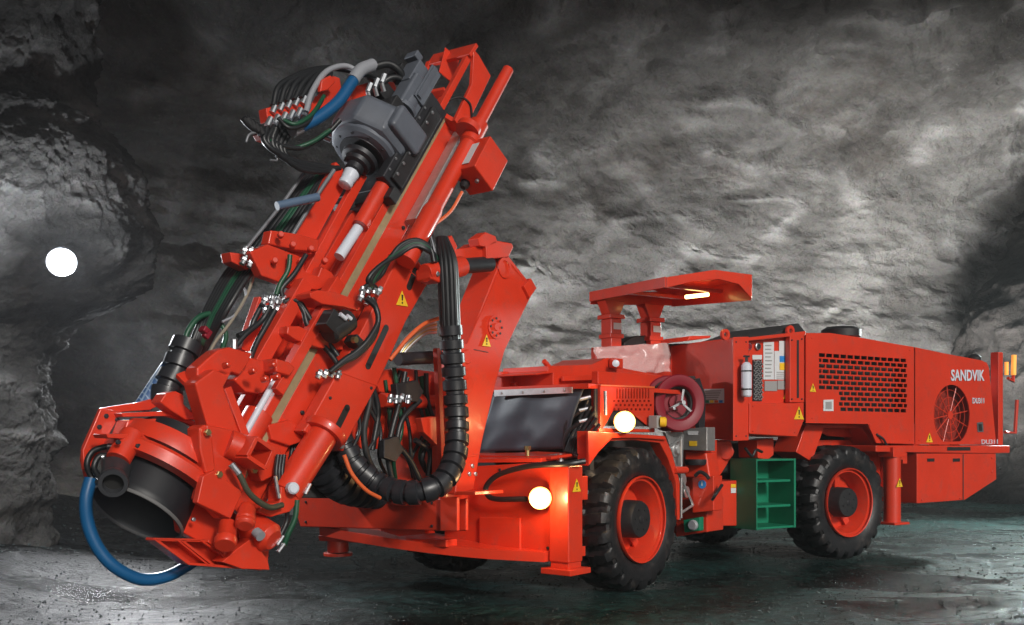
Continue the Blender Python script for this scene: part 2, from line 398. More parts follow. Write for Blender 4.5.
# front facing panel
front = B().prism(UP(R, [(671,345.5),(733,337.5),(733,441),(671,434)], Uf), R.a*.1).build("cabinet", RED, mid, .012)
plate("side_pillar", R, [(733.5,337),(749,336.5),(749,440.5),(733.5,441)], -.005, .012, RED, mid, .012)
plate("recess_back", R, [(749,338),(806,332),(806,404),(749,404)], .08, .5, RED, mid, .004)
B().prism(SP(R, [(743,338),(806,331),(806,335),(743,341.5)], 0), R.m*1.4).build("roof_panel", RED, mid, .008)
plate("side_pillar", R, [(790,335.5),(804.5,333.5),(804.5,402.5),(790,402.5)], 0, .06, RED, mid, .008)
plate("door_gap", R, [(797,340),(799,340),(799,398),(797,398)], -.003, .01, BLK, mid, 0)
plate("lower_box", R, [(749.5,403),(804,403),(804,421),(797.5,437),(791,436.5),(749.5,434)], -.02, .5, RED, mid, .01)
warning(R.S(798.5, 413.5, -.02), X, Z, NR, .12, mid); warning(R.S(786.5, 394.5, .08), X, Z, NR, .09, mid)
def lab(x0, y0, x1, y1, m, v=.08, n="label", lift=.004): return sticker(n, SP(R, [(x0,y1),(x1,y1),(x1,y0),(x0,y0)], v), NR, m, mid, lift)
lab(763,342,773.5,379.5,WLAB); lab(774,351,786,379.5,WLAB); lab(778.5,341,788.5,353,WLAB, lift=.006); lab(779,356,784,362,BLUEL, lift=.008); lab(785,356,789.5,362,BLUEL, lift=.008)
lab(779,363,784,370,YEL, lift=.008); lab(785,363,789.5,370,YEL, lift=.008)
lab(764,381,776.5,391,GLAB, lift=.006); lab(777,380.5,789,389.5,GLAB, lift=.006)
for k in range(9): lab(764.5, 345+k*3.8, 772+random.uniform(-2,.5), 346.1+k*3.8, GLAB, lift=.0075)
for k in range(4): lab(776, 372+k*1.9, 785+random.uniform(-2,.5), 372.7+k*1.9, GLAB, lift=.0075)
lab(752,355,761.5,359.5,WLAB)
# tread plate strip with chequer
b = B().prism(SP(R, [(753,360),(762,360),(762,401),(753,401)], .07), R.m*.01)
for i in range(4):
    for j in range(17):
        c = R.S(754.3+i*2.2+(j % 2)*1.1, 361.5+j*2.35, .07); d = (X*(1 if (i+j) % 2 else -1)+Z).normalized()
        b.k = 1; b.ob(c+NR*.004, d*.011, d.cross(NR)*.004, NR*.004)
b.build("tread_plate", [DARK, ALU], mid)
for i, x_ in enumerate((748.5, 757.5)):
    g = B().lathe(R.S(x_, 346.5, .07), NR, [(0,.033),(.012,.033),(.015,.028)], 20).build("gauge", STEEL, mid)
    B().lathe(R.S(x_, 346.5, .07)+NR*.012, NR, [(0,.024),(.004,.024)], 20).build("dial", BLK if i else REDD, g)
sticker("label", UP(R, [(704.5,389),(724.5,388.5),(724.5,403),(704.5,403.5)], Uf), -R.a, WLAB, mid)
for k in range(5): sticker("label_print", UP(R, [(706,390.5+k*2.2),(722-k,390.2+k*2.2),(722-k,391.2+k*2.2),(706,391.5+k*2.2)], Uf), -R.a, GLAB, mid, .007)
for k, mm in enumerate((GREEN, YEL, ORNG, BLUEL)): sticker("label_print", UP(R, [(706+k*4.6,400.2),(709.5+k*4.6,400.2),(709.5+k*4.6,402.8),(706+k*4.6,402.8)], Uf), -R.a, mm, mid, .007)
# lifting eyes
for (x_, y_) in ((725,338), (790,334)):
    c = R.S(x_, y_, .05); b = B(); b.lathe(c+Z*.03-R.m*.012, R.m, [(0,.022),(0,.05),(.024,.05),(.024,.022),(0,.022)], 20, caps=False); b.build("lifting_eye", RED, mid, 0)
plate("black_cover", R, [(760,336),(775,332),(799,323),(806,332),(806,335),(760,340)], .1, .9, BLK, mid, .01)
plate("console_top", R, [(687,341),(710,338),(712,335.5),(690,336)], .5, .5, RED, mid, .01)
# fire extinguisher in its bracket
fe = empty("fire_extinguisher", R.S(746, 398, -.07)); tag(fe, "small white fire extinguisher strapped upright to the machine's side pillar", "fire extinguisher")
c0 = R.S(746.5, 397, -.08); c1 = R.p((c0-R.o).dot(R.a), -.08, R.S(746.5,362,-.08).z)
hgt = c1.z-c0.z
B().lathe(c0, Z, [(0,.035),(.012,.045),(hgt*.9,.045),(hgt*.97,.03),(hgt,.014)], 24).build("bottle", WHITE, fe)
B().cyl(c1, c1+Z*.04, .014).ob(c1+Z*.05, X*.03, R.m*.01, Z*.008).build("valve", DARK, fe)
for zz in (.2, .72): B().lathe(c0+Z*hgt*zz, Z, [(0,.048),(.012,.048)], 24).build("strap", DARK, fe)

# ---- lower middle, R frame
grn = empty("step_cabinet", R.p(-1.05, .2, .36)); setpar(grn, rig); grn["label"] = "green open step cabinet with two shelves"
gu0 = (R.S(756.5, 500, .0)-R.o).dot(R.a); gu1 = (R.S(796, 500, .0)-R.o).dot(R.a); gz0, gz1 = .355, 1.0
t_ = .014; dpt = .33
for nm, a in (("side_wall", (gu0, gu0+t_, 0, dpt, gz0, gz1)), ("side_wall", (gu1-t_*1.8, gu1, 0, dpt, gz0, gz1)),
              ("bottom_step", (gu0+t_+.001, gu1-.026, 0.003, dpt, gz0+.003, gz0+.023)), ("top_plate", (gu0+t_+.001, gu1-.026, .003, dpt, gz1-.02, gz1-.003)),
              ("step", (gu0+t_+.001, gu1-.07, .004, dpt-.02, gz0+.43, gz0+.452)), ("step", (gu0+t_+.001, gu1-.07, .004, dpt-.02, gz0+.2, gz0+.222)),
              ("back_wall", (gu0+t_+.09, gu1-.026, dpt-.016, dpt, gz0+.025, gz1-.022))):
    B().fbox(R, *a).build(nm, GREEN, grn, .003)
plate("belly_tank", R, [(714,482),(741,480),(741,526),(714,526)], .25, .6, RED, rig, .012)
plate("belly_frame", R, [(700,445),(800,440),(800,500),(770,520),(700,530)], .62, .8, INNER, rig, 0)
plate("pivot_arm", R, [(716,441),(731,441),(735,452),(724,470),(716,482),(704,478),(708,466),(716,455)], .35, .2, RED, rig, .01)
plate("pivot_arm", R, [(757,440),(774,438),(774,455),(768,460),(758,458)], .2, .25, RED, rig, .01)
B().cyl(R.S(726,452,.32), R.S(726,452,.6), .07).cyl(R.S(711,470,.32), R.S(711,470,.6), .06).build("pivot_pin", RED, rig, .006)
sticker("label", SP(R, [(730.5,488),(735.5,488),(735.5,493),(730.5,493)], .25), NR, WLAB); sticker("label", SP(R, [(730.5,484),(735.5,484),(735.5,487.5),(730.5,487.5)], .25), NR, YEL)
# junction box (grey), salmon box, lamp box
fplate("junction_box", F, [(683,429),(707,427),(707,451),(683,450)], 1.05, .15, ALU, rig, .006)
for (x0,y0,x1,y1,mm) in ((688,431,698,435,WLAB),(689.5,441,697,446,YEL)):
    sticker("label", UP(F, [(x0,y1),(x1,y1),(x1,y0),(x0,y0)], 1.05), -F.a, mm)
sb = fplate("valve_box", F, [(692,477.5),(713.5,476),(713.5,511),(692,513)], .9, .16, RED, rig, .008)
c = F.U(702.3, 484.3, .9); B().lathe(c, -F.a, [(0,.036),(.006,.036)], 24).build("round_sticker", BLUEL, sb)
B().ob(c-F.a*.007, F.m*.006, Z*.012, F.a*.001).lathe(c-F.a*.006+Z*.018, -F.a, [(0,.006),(.002,.006)], 10).build("sticker_symbol", WHITE, sb)
fplate("lamp_tray", F, [(676,500),(707,498),(707,532),(676,537)], 1.0, .3, RED, rig, .006)
gl = fplate("work_lamp_housing", F, [(683,520),(700,517),(700,531),(684,532.5)], .9, .07, GREEN, rig, .008)
B().lathe(F.U(693.5, 525, .9), -F.a, [(0,.045),(.02,.045),(.03,.035)], 20).build("lens", GREYH, gl)
B().tube([F.U(695,476,.85), F.U(700,472,.85), F.U(706,475,.85), F.U(709,479,.85)], .016, 8).tube([F.U(712,500,.85), F.U(716,494,.85), F.U(722,485,.95)], .014, 8).build("hose", HOSE, rig)

# ---- seat, canopy and plastic sheet
can = empty("canopy", R.p(-1.85, .5, 2.5)); setpar(can, rig)
ru0, ru1 = -2.37, -1.363
b = B(); n_ = 8
for i in range(n_):                      # slightly arched roof slab
    ua, ub = ru0+(ru1-ru0)*i/n_, ru0+(ru1-ru0)*(i+1)/n_
    za = 2.545+.115*math.sin(PI*.62*i/n_); zb = 2.545+.115*math.sin(PI*.62*(i+1)/n_)
    b.prism([R.p(ua, 0, za-.035), R.p(ub, 0, zb-.035), R.p(ub, 0, zb), R.p(ua, 0, za)], R.m*1.06)
b.build("roof", RED, can, 0)
b = B()
b.prism([R.p(ru0,-.012,2.55), R.p(ru0,-.012,2.46), R.p(ru0+.3,-.012,2.54), R.p(ru0+.6,-.012,2.585), R.p(ru1-.16,-.012,2.56), R.p(ru1+.004,-.012,2.44), R.p(ru1+.004,-.012,2.66), R.p(ru0+.55,-.012,2.662)], R.m*.014)
b.prism([R.p(ru0-.012,0,2.555), R.p(ru0-.012,0,2.465), R.p(ru0-.012,1.06,2.465), R.p(ru0-.012,1.06,2.555)], R.a*.014)
b.prism([R.p(ru1,0.005,2.62), R.p(ru1,0.005,2.43), R.p(ru1,1.06,2.49), R.p(ru1,1.06,2.62)], R.a*.012)
b.prism([R.p(ru0,1.05,2.55), R.p(ru0,1.05,2.44), R.p(ru1,1.05,2.5), R.p(ru1,1.05,2.64)], R.m*.012)
b.build("roof_fascia", RED, can, .003)
B().fbox(R, ru0+.15, ru1-.1, .25, .3, 2.52, 2.55).fbox(R, ru0+.15, ru1-.1, .75, .8, 2.52, 2.55).build("roof_beam", RED, can, .004)
B().cyl(R.S(686,297,.4), R.S(708,294.5,.4), .018, 12).build("roof_lamp", LAMPC, can)
for (uu, y0, wd) in ((-2.2, 300, .12), (-1.72, 302, .13)):
    po = B().fbox(R, uu-wd/2, uu+wd/2, .88, 1.04, 1.85, 2.3).build("post", RED, can, .008)
    B().fbox(R, uu-wd/2-.03, uu+wd/2+.03, .86, 1.06, 2.3, 2.34).prism([R.p(uu-wd/2-.06,.9,2.47),R.p(uu+wd/2+.06,.9,2.47),R.p(uu+wd/2,.9,2.342),R.p(uu-wd/2,.9,2.342)], R.m*.13).build("bracket", RED, po, .006)
    B().fbox(R, uu-wd/2-.02, uu+wd/2+.02, .87, 1.05, 2.12, 2.16).build("collar", RED, po, .006)
    sticker("label", [R.p(uu-.04,.878,2.2), R.p(uu+.05,.878,2.2), R.p(uu+.05,.878,2.26), R.p(uu-.04,.878,2.26)], NR, WLAB, po)
plate("console", R, [(596,347),(668,343),(671,346),(671,392),(596,388)], .85, .08, RED, rig, .01)
plate("seat", R, [(622,352),(624,342),(634,336),(650,335),(660,338),(666,344),(690,343),(690,352)], .95, .2, BLK, rig, .02)
# film: rippled sheet draped on the console
b = B(); A0 = R.S(592, 347.5, .8); A1 = R.S(667, 343, .8); C0 = R.S(592, 376, .8); C1 = R.S(667, 372, .8)
nx, nz = 40, 14; vs = []
for i in range(nx+1):
    for j in range(nz+1):
        s_, t_ = i/nx, j/nz
        p = (A0*(1-s_)+A1*s_)*(1-t_)+(C0*(1-s_)+C1*s_)*t_
        p = p-R.m*(.03+.03*math.sin(s_*9+t_*3)*t_+.035*noise.noise(V((s_*10, t_*4, 2)))+.004*noise.noise(V((s_*24, t_*10, 7)))+.05*t_); p.z += .012*noise.noise(V((s_*7, 0, 5)))
        vs.append(p)
top = [vs[i*(nz+1)]+R.m*.45 for i in range(nx+1)]
b.add(vs, [[i*(nz+1)+j, (i+1)*(nz+1)+j, (i+1)*(nz+1)+j+1, i*(nz+1)+j+1] for i in range(nx) for j in range(nz)])
o = len(b.v); b.add(top, []); b.f += [[i*(nz+1), (i+1)*(nz+1), o+i+1, o+i] for i in range(nx)]; b.mi += [0]*nx
fo = b.build("plastic_sheet", FILM, None, 0, 60); tag(fo, "crinkled clear plastic sheet draped over the operator console below the canopy", "plastic sheet")
md = fo.modifiers.new("thick", 'SOLIDIFY'); md.thickness = .003

# ================================================================ FRONT HALF
NF = -F.m; FU_ = -F.a
plate("fender", F, [(588,431),(634,434),(665,436),(672,452),(680,482),(680,520),(678,520),(676,482),(668,458),(660,443),(634,440),(610,441),(599,452),(589,466)], .0, .1, RED, rig, .006)
plate("fender_skirt", F, [(588,431),(634,434),(665,436),(667,440),(640,438),(612,438),(597,452),(589,462)], -.03, .02, RED, rig, .004)
B().fbox(F, -.6, .18, .012, .5, 1.235, 1.26).build("fender_top", RED, rig, .004)
# hose guard basket: plate with slots and holes
def uzF(px, py): d = F.S(px, py, .03)-F.o; return d.dot(F.a), d.z
holes = []
for k in range(12):
    x_ = 616.5+k*2.85; (a, z0), (a2, z1) = uzF(x_, 398.5), uzF(x_+1.5, 388.5); holes.append([(a, z0), (a2, z0), (a2, z1), (a, z1)])
for j in range(3):
    for k in range(9):
        x_ = 613.5+k*4.3+(j % 2)*2; (a, z0) = uzF(x_, 402+j*4.2); (a2, z1) = uzF(x_+1.9, 400+j*4.2)
        if x_ < 650: holes.append([(a, z0), (a2, z0), (a2, z1), (a, z1)])
bk = grid_plate(F, [(600,385),(654,387),(654,431),(600,433)], holes, .03, .01, rig, "hose_guard")
B().fbox(F, -.6, .15, .05, .06, 1.28, 1.55).build("guard_lining", INNER, bk)
sticker("guard_edge", SP(F, [(600,384.5),(654,386.5),(654,388),(600,386)], .03), NF, ORNG, bk)
u6 = (F.S(600, 400, .03)-F.o).dot(F.a)
fplate("guard_front", F, [(584.5,385),(599.5,384.5),(599.5,433),(588,433)], u6, .02, RED, rig, .004)
for k in range(3):
    c = F.U(592, 397+k*11, u6); B().cyl(c-F.a*.02, c-F.a*.08+F.m*.06-Z*.02, .016, 10).build("hose_fitting", STEEL, rig)
    B().tube([c-F.a*.075+F.m*.055-Z*.02, c-F.a*.1+F.m*.16-Z*.12, c-F.a*.05+F.m*.2-Z*.35], .018, 8).build("hose", HOSE, rig)
B().cyl(F.U(605,391,u6), F.U(605.5,415,u6), .012, 8).build("guard_bar", STEEL, rig)
# yellow plug
c = F.S(655, 422, -.03); B().ob(c, F.a*.035, F.m*.04, Z*.05).build("plug_box", GLAB, rig, .006)
B().lathe(c-F.m*.04+F.a*.01, NF+F.a*.6, [(0,.04),(.04,.04),(.05,.025)], 16).build("yellow_plug", YEL, rig)
# headlights
def headlight(c, d, parent=rig):
    d = d.normalized(); h = B().lathe(c-d*.09, d, [(0,.03),(.03,.045),(.085,.058),(.1,.058)], 24).build("headlight", DARK, parent, 0)
    B().lathe(c+d*.008, d, [(0,.048),(.012,.044),(.02,.03),(.024,.008)], 24).build("lens", LAMPW, h)
    B().lathe(c+d*.004, d, [(0,.048),(.014,.062),(.02,.076),(.012,.08),(-.01,.065),(0,.05)], 28, caps=False).build("glow_ring", GLARE, h)  # glowing ring stands in for the lamp's orange glare
    B().ob(c-d*.1-Z*.04, Z*.05, d.cross(Z)*.02, d*.01).build("bracket", DARK, h, .003)
ldir = (CAM+V((0,0,-.2))-F.p(-.6,0,1.3)).normalized()
headlight(F.p(-.42,-.09,1.31), ldir); headlight(F.p(-1.13,.145,.775), ldir)
# rubber curtain with aluminium strip
b = B(); nx, nz = 30, 16; vs = []; TL = F.U(493,394,-.65); TR = F.U(584,387,-.65); BL = F.U(481,452,-.65); BR = F.U(566,449,-.65)
for i in range(nx+1):
    for j in range(nz+1):
        s_, t_ = i/nx, j/nz; p = (TL*(1-s_)+TR*s_)*(1-t_)+(BL*(1-s_)+BR*s_)*t_
        vs.append(p-F.a*(.03*math.sin(t_*2.6)+.012*math.sin(s_*11)*t_+.02*noise.noise(V((s_*4,t_*3,9)))))
b.add(vs, [[i*(nz+1)+j, (i+1)*(nz+1)+j, (i+1)*(nz+1)+j+1, i*(nz+1)+j+1] for i in range(nx) for j in range(nz)])
cu = b.build("rubber_curtain", CURT, rig, 0, 60); cu.modifiers.new("t", 'SOLIDIFY').thickness = .008
als = B().prism(UP(F, [(494,390),(572,386.8),(572,393),(494,396.5)], -.70), F.a*.012).build("clamp_strip", ALU, rig, .002)
for k in range(4): bolt(F.U(501+k*21, 393-k*.9, -.7), FU_, .01, als)
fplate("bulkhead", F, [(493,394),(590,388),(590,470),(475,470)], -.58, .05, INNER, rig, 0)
# deck, rails on deck
b = B().fbox(F, -.68, .9, .05, 2.1, 1.55, 1.585).build("deck", RED, rig, .004)
plate("deck_post", F, [(502,371.5),(515,371.5),(516,388),(502,389)], .95, .1, RED, rig, .008)
plate("deck_rail", F, [(515,382),(553,379),(553,386),(515,388)], .9, .3, RED, rig, .006)
plate("deck_frame", F, [(548,366),(592,364.5),(606,358),(615,358),(618,367),(648,373),(658,375),(658,386),(553,386),(553,373),(536,375),(536,373.5),(548,371)], .55, .45, RED, rig, .008)
b = B(); b.cyl(F.S(544,361,.6), F.S(549,367,.6), .02, 8); b.build("handle", RED, rig)
plate("deck_tray", F, [(563,376),(598,374.5),(598,380),(563,381)], .5, .02, RED, rig, .003)
B().ob(F.S(616,363.5,.5), F.a*.05, F.m*.04, Z*.04).build("camera_box", RED, rig, .008)
B().lathe(F.S(615.5,363.5,.45), NF+FU_, [(0,.028),(.015,.03),(.02,.02)], 16).build("lens_ring", WHITE, rig)
plate("deck_side", F, [(598,371),(660,375),(672,380),(672,392),(655,388),(598,384)], .25, .06, RED, rig, .006)
# hose reel
rc = F.S(676.5, 403, .05); reel = empty("hose_reel", rc); setpar(reel, rig)
dr = (NF*.85+FU_*.5).normalized()
B().lathe(rc+dr*.06, -dr, [(.03,.135),(.004,.145),(0,.15),(.0,.225),(.01,.233),(.03,.228),(.05,.135)], 48, caps=False).lathe(rc-dr*.12, -dr, [(0,.1),(0,.225),(.012,.235),(.03,.225),(.035,.1)], 48, caps=False).build("flange", REDD, reel, 0, 40)
B().lathe(rc+dr*.04, -dr, [(.05,.001),(.05,.06),(.07,.065),(.07,.13),(.16,.13)], 32, caps=False).build("drum", REDD, reel, 0, 40)
b = B()
for k in range(5):
    for j in range(3): 
        c = rc+dr*(.01-.035*k); r_ = .135+j*.026; xx = dr.cross(Z).normalized(); yy = dr.cross(xx)
        b.tube([c+xx*r_*math.cos(2*PI*q/28)+yy*r_*math.sin(2*PI*q/28) for q in range(29)], .014, 6, smooth=False)
b.build("wound_hose", BLK, reel, 0, 50)
b = B(); c = rc+dr*.08
b.cyl(c-dr*.05, c+dr*.04, .018, 12).bar(c, c+xx*.11-Z*.05+dr*.01, dr, .02, .008).bar(c, c-xx*.09-Z*.07, dr, .02, .008).bar(c, c+Z*.11+xx*-.02, dr, .02, .008).cyl(c+xx*.11-Z*.05, c+xx*.11-Z*.05+dr*.08, .012, 10)
b.build("crank", STEEL, reel, .002)
plate("reel_bracket", F, [(695,380),(700,378),(706,396),(705,430),(700,434),(698,410)], .1, .04, DARK, rig, .004)
B().tube([F.S(664,384,.15), F.S(678,379,.12), F.S(692,381,.1), F.S(698,392,.1)], .018, 8).build("hose", HOSE, rig)
plate("reel_box", F, [(671,376),(695,376),(697,388),(671,386)], .3, .2, INNER, rig, 0)
# fan belt bracket behind wheel: silver zig bars and discs
plate("side_bracket", F, [(665,432),(683,432),(684,436),(681,520),(679,520),(680,480),(668,440)], .1, .03, ALU, rig, .003)
b = B()
for (a, c) in (((668,448),(681,438)), ((668,448),(693,505)), ((693,505),(681,513)), ((681,437),(681,518))): b.cyl(F.S(*a, .05), F.S(*c, .05), .011, 8)
b.build("stay_bar", ALU, rig)
B().lathe(F.S(673,449,.12), NF, [(0,.07),(.03,.07),(.035,.05),(.06,.04)], 24).lathe(F.S(681,480,.12), NF, [(0,.06),(.02,.06)], 24).lathe(F.S(684,492,.12), NF, [(0,.05),(.03,.05)], 24).build("pulley", ALU, rig, .003)
B().cyl(F.S(674,470,.0), F.S(686,470,.0), .03, 12).build("hinge_pin", RED, rig, .004)
B().lathe(F.S(696,465,.15), Z, [(0,.09),(.02,.1),(.05,.1)], 20).build("filter_cap", DARK, rig)
fplate("centre_frame", F, [(660,440),(712,440),(712,528),(676,535),(660,520)], 1.25, .1, RED, rig, .01)
fplate("hinge_block", F, [(684,452),(706,452),(710,478),(684,478)], 1.1, .2, RED, rig, .02)
# belly chassis
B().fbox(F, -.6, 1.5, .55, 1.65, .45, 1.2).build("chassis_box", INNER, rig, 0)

# ---- front nose
nose = empty("front_frame", F.p(-1, 1, .6)); setpar(nose, rig)
fplate("front_plate", F, [(446,468),(478,466),(545,462),(548,462),(556,470),(556,558),(470,548),(444,540)], -1.05, .3, RED, nose, .008)
fplate("pocket_frame", F, [(479,517),(520,517.5),(520,551),(479,545)], -1.075, .02, RED, nose, .006)
fplate("front_beam", F, [(292,497),(443,498.5),(443,531),(300,527)], -1.5, .1, RED, nose, .01)
fplate("beam_plate", F, [(318,535.5),(446,540),(446,547.5),(319,541)], -1.4, .12, RED, nose, .006)
fplate("beam_gusset", F, [(386,500),(407,500),(416,510),(426,534),(398,536),(380,531)], -1.45, .1, RED, nose, .006)
fplate("side_block", F, [(456,500),(466,498),(466,531),(452,531)], -1.48, .03, RED, nose, .01)
B().lathe(F.U(460, 519, -1.09), FU_, [(0,.055),(.03,.055),(.034,.05)], 24).build("socket", BLACKM, nose)
fplate("nose_bracket", F, [(440,497),(457,497),(457,531),(440,531)], -1.53, .03, RED, nose, .006)
fplate("ledge", F, [(455,491.5),(475,491.5),(475,495),(455,495)], -1.55, .3, RED, nose, .003)
# curved skid
sk = [F.p(-1.45, 2.1, .42), F.p(-1.5, 1.6, .40), F.p(-1.45, 1.1, .37), F.p(-1.3, .6, .34), F.p(-1.12, .12, .33)]
b = B(); P = spline(sk, 6)
for a, c in zip(P[:-1], P[1:]): b.prism([a, c, c+Z*.07, a+Z*.07], F.a*.5)
b.build("skid_plate", RED, nose, 0)
plate("nose_side", F, [(545,463),(586,462),(589,475),(586,560),(545,560)], .35, .05, RED, nose, .006)
top = B().prism([F.p(-1.05,.2,1.02), F.p(-.6,.2,1.05), F.p(-.6,1.1,1.05), F.p(-1.05,1.1,1.0), ], Z*.03).build("nose_top", RED, nose, .004)
b = B().cyl(F.U(527.5,457,-.95), F.U(527.5,449,-.95), .018, 12).cyl(F.U(527.5,450,-.95), F.U(527.5,446,-.95), .026, 6).build("grease_fitting", BRASS, nose)
B().lathe(F.U(560,462,-.8), Z, [(0,.03),(.04,.03),(.06,.02)], 12).cyl(F.U(540,457,-.9), F.U(557,455,-.85), .012).build("top_fitting", STEEL, nose)
B().prism([F.p(-1.0,.15,1.04), F.p(-.7,.15,1.06), F.p(-.7,.5,1.07), F.p(-.9,.9,1.04)], Z*.02).build("top_cover", RED, nose, .003)
B().tube([F.U(585,461,-1.0), F.U(565,464,-1.1), F.U(530,466,-1.14), F.U(500,474,-1.14), F.U(487,485,-1.14), F.U(487,494,-1.14), F.U(496,499,-1.14), F.U(526,499,-1.14)], .02, 10).build("cable", HOSE, rig)
def jack(uu, vv, zt, zb, w_, parent=rig):
    j = B().fbox(F, uu-w_, uu+w_, vv-w_, vv+w_, zb+.06, zt).build("jack", RED, parent, .012)
    B().fbox(F, uu-w_*.9, uu+w_*.9, vv-w_*.9, vv+w_*.9, zb+.02, zb+.06).build("leg", RED, j, .004)
    B().fbox(F, uu-w_-.04, uu+w_+.04, vv-w_-.04, vv+w_+.04, zb-.02, zb+.02).build("foot", RED, j, .004)
    return j
j = jack(-1.0, .02, 1.0, .27, .085); warning(F.p(-1.0, -.066, .86), F.a, Z, NF, .09, j)
B().fbox(F, -.85, -.76, -.0, .02, .75, .92).build("tow_eye", RED, rig, .006)
b = B(); jc = F.p(-1.3, 2.05, .28); b.cyl(jc, jc+Z*.25, .085, 20); b = b.build("jack", RED, rig, .004); B().lathe(jc-Z*.03, Z, [(0,.115),(.025,.115)], 20).build("foot", RED, b, .003)

# ---- boom (box boom with bracket), swing base
boom = empty("boom", F.p(-1, .7, 1.5)); setpar(boom, rig)
bv = .6
bp = [(507,253.5),(535,289),(505,351),(494,392),(482,444),(479,461),(474,490),(455,495),(457,470),(461,420),(462,372),(467,345),(497,269)]
plate("boom_arm", F, bp, bv, .24, RED, boom, .012)
plate("boom_cap", F, [(486,246),(494,240),(512,243),(514,247),(509,257),(500,258),(487,259)], bv-.02, .3, RED, boom, .01)
plate("stop_block", F, [(524,286),(531,278),(537,288),(530,298)], bv-.03, .3, RED, boom, .006)
b = B(); c = F.S(504,268,bv); b.lathe(c, NF, [(0,.075),(.012,.075),(.012,.055),(.004,.05),(.004,.0)], 32, caps=False); b.build("pin_boss", RED, boom)
c = F.S(495,327,bv); fl = B().lathe(c, NF, [(0,.085),(.012,.085),(.012,.03),(.02,.025)], 28).build("flange_cover", RED, boom)
for k in range(8):
    t = 2*PI*k/8; bolt(c+NF*.012+(F.a*math.cos(t)+Z*math.sin(t))*.062, NF, .009, fl, DARK)
warning(F.S(486,341,bv), F.a, Z, NF, .085, boom)
sticker("seam", SP(F, [(465,347.5),(488,352),(488,352.7),(465,348.2)], bv), NF, INNER, boom, .001)
for (x_, y_, r_) in ((466,357,.09),(466,384,.07)):
    c = F.S(x_, y_, bv); B().lathe(c, NF, [(0,r_),(.01,r_),(.01,r_*.6),(.018,r_*.5)], 28).build("pin_boss", RED, boom)
for (x_, y_) in ((472,466),(469,474),(475,474)): bolt(F.S(x_, y_, bv), NF, .017, boom)
# cross tube from boom to mast, twin arms
b = B().cyl(F.S(440,268,.62), F.S(490,264,.62), .055, 24).build("cross_tube", DARK, boom)
for (a, c, r_) in (((425,273),(452,267),.06), ((448,270),(462,266),.07)):
    B().cyl(F.S(*a,.55), F.S(*c,.55), r_, 24).build("tube_clamp", RED, boom, .004)
plate("upper_link", F, [(441,251),(488,245),(492,254),(480,258),(444,259)], .62, .1, RED, boom, .008)
plate("lug", F, [(444,241),(452,235),(458,247),(454,254),(444,254)], .62, .08, RED, boom, .008)
plate("lug", F, [(478,238),(486,232),(496,236),(498,243),(488,247),(480,246)], .58, .1, RED, boom, .008)
plate("clamp_ring", F, [(430,268),(444,264),(462,258),(464,270),(458,278),(440,283),(431,279)], .5, .14, RED, boom, .014)
bolt(F.S(437,274,.5), NF, .018, boom); bolt(F.S(459,266,.5), NF, .014, boom)
# inner boom structure behind the mast: lit-through framework
plate("boom_cylinder_block", F, [(372,372),(402,368),(438,372),(438,398),(425,402),(410,398),(380,392)], .95, .25, RED, boom, .01)
B().cyl(F.S(398,359,.8), F.S(440,357,.8), .045, 24).build("cylinder_rod", DARK, boom)
plate("swing_plate", F, [(350,385),(380,390),(440,395),(450,440),(446,450),(362,449),(345,430)], 1.0, .2, RED, boom, .01)
plate("swing_bracket", F, [(421,418),(436,416),(444,440),(444,496),(438,496),(438,446),(424,432)], .7, .06, RED, boom, .006)
plate("swing_bracket", F, [(437,348),(441,348),(446,470),(442,470)], .62, .04, RED, boom, .003)
B().cyl(F.S(382,400,.9), F.S(440,402,.9), .05, 16).build("swing_pin", RED, boom)
b = B(); b.cyl(F.p(-1.25,1.1,.7), F.p(-1.25,1.1,1.3), .3, 32); b.build("swing_post", RED, boom, .01)
plate("swing_foot", F, [(300,470),(440,478),(440,500),(300,498)], 1.2, .5, INNER, boom, .01)
# ---- slotted arm alongside the mast
arm = plate("slotted_arm", F, [(397,259),(404,251),(411,252),(427,273),(427,285),(406,322),(377,387),(346,444),(344,452),(334,447),(303,431),(312,418),(325,395),(340,368),(362,330),(371,312)], .72, .1, RED, rig, .012)
for (a, c) in (((415,271),(409,287)), ((386,328),(368,366)), ((347,408),(336,430))):
    p0, p1 = F.S(*a, .72), F.S(*c, .72); s_ = B(); s_.bar(p0+NF*.002, p1+NF*.002, NF, .045, .004)
    for q in (p0, p1): s_.lathe(q, NF, [(0,.0225),(.004,.0225)], 14)
    s_.build("slot", BLACKM, arm, 0)
warning(F.S(401.5,299,.72), F.a, Z, NF, .1, arm)
plate("arm_flange", F, [(404,251),(411,252),(428,273),(430,284),(426,284),(420,270),(406,258)], .7, .2, RED, arm, .006)
for (x_, y_) in ((323,427),(341,446)): bolt(F.S(x_, y_, .72), NF, .02, arm)
cy = B(); p0 = F.S(285,494,.7); p1 = F.S(325,432,.7)
cy.cyl(p0, p1, .095, 28); cyo = cy.build("feed_cylinder", RED, rig, .004)
dcy = (p1-p0).normalized()
B().lathe(p1-dcy*.03, dcy, [(0,.13),(.03,.14),(.05,.14)], 28).build("collar", RED, cyo, .003)
pc = F.S(291,488,.595); B().lathe(pc, NF+FU_*.3, [(0,.035),(.04,.035),(.05,.025)], 20).build("pin", WHITE, cyo)
plate("cylinder_clevis", F, [(281,486),(297,492),(300,500),(290,512),(272,517),(258,512),(262,505),(280,502)], .62, .12, RED, cyo, .01)

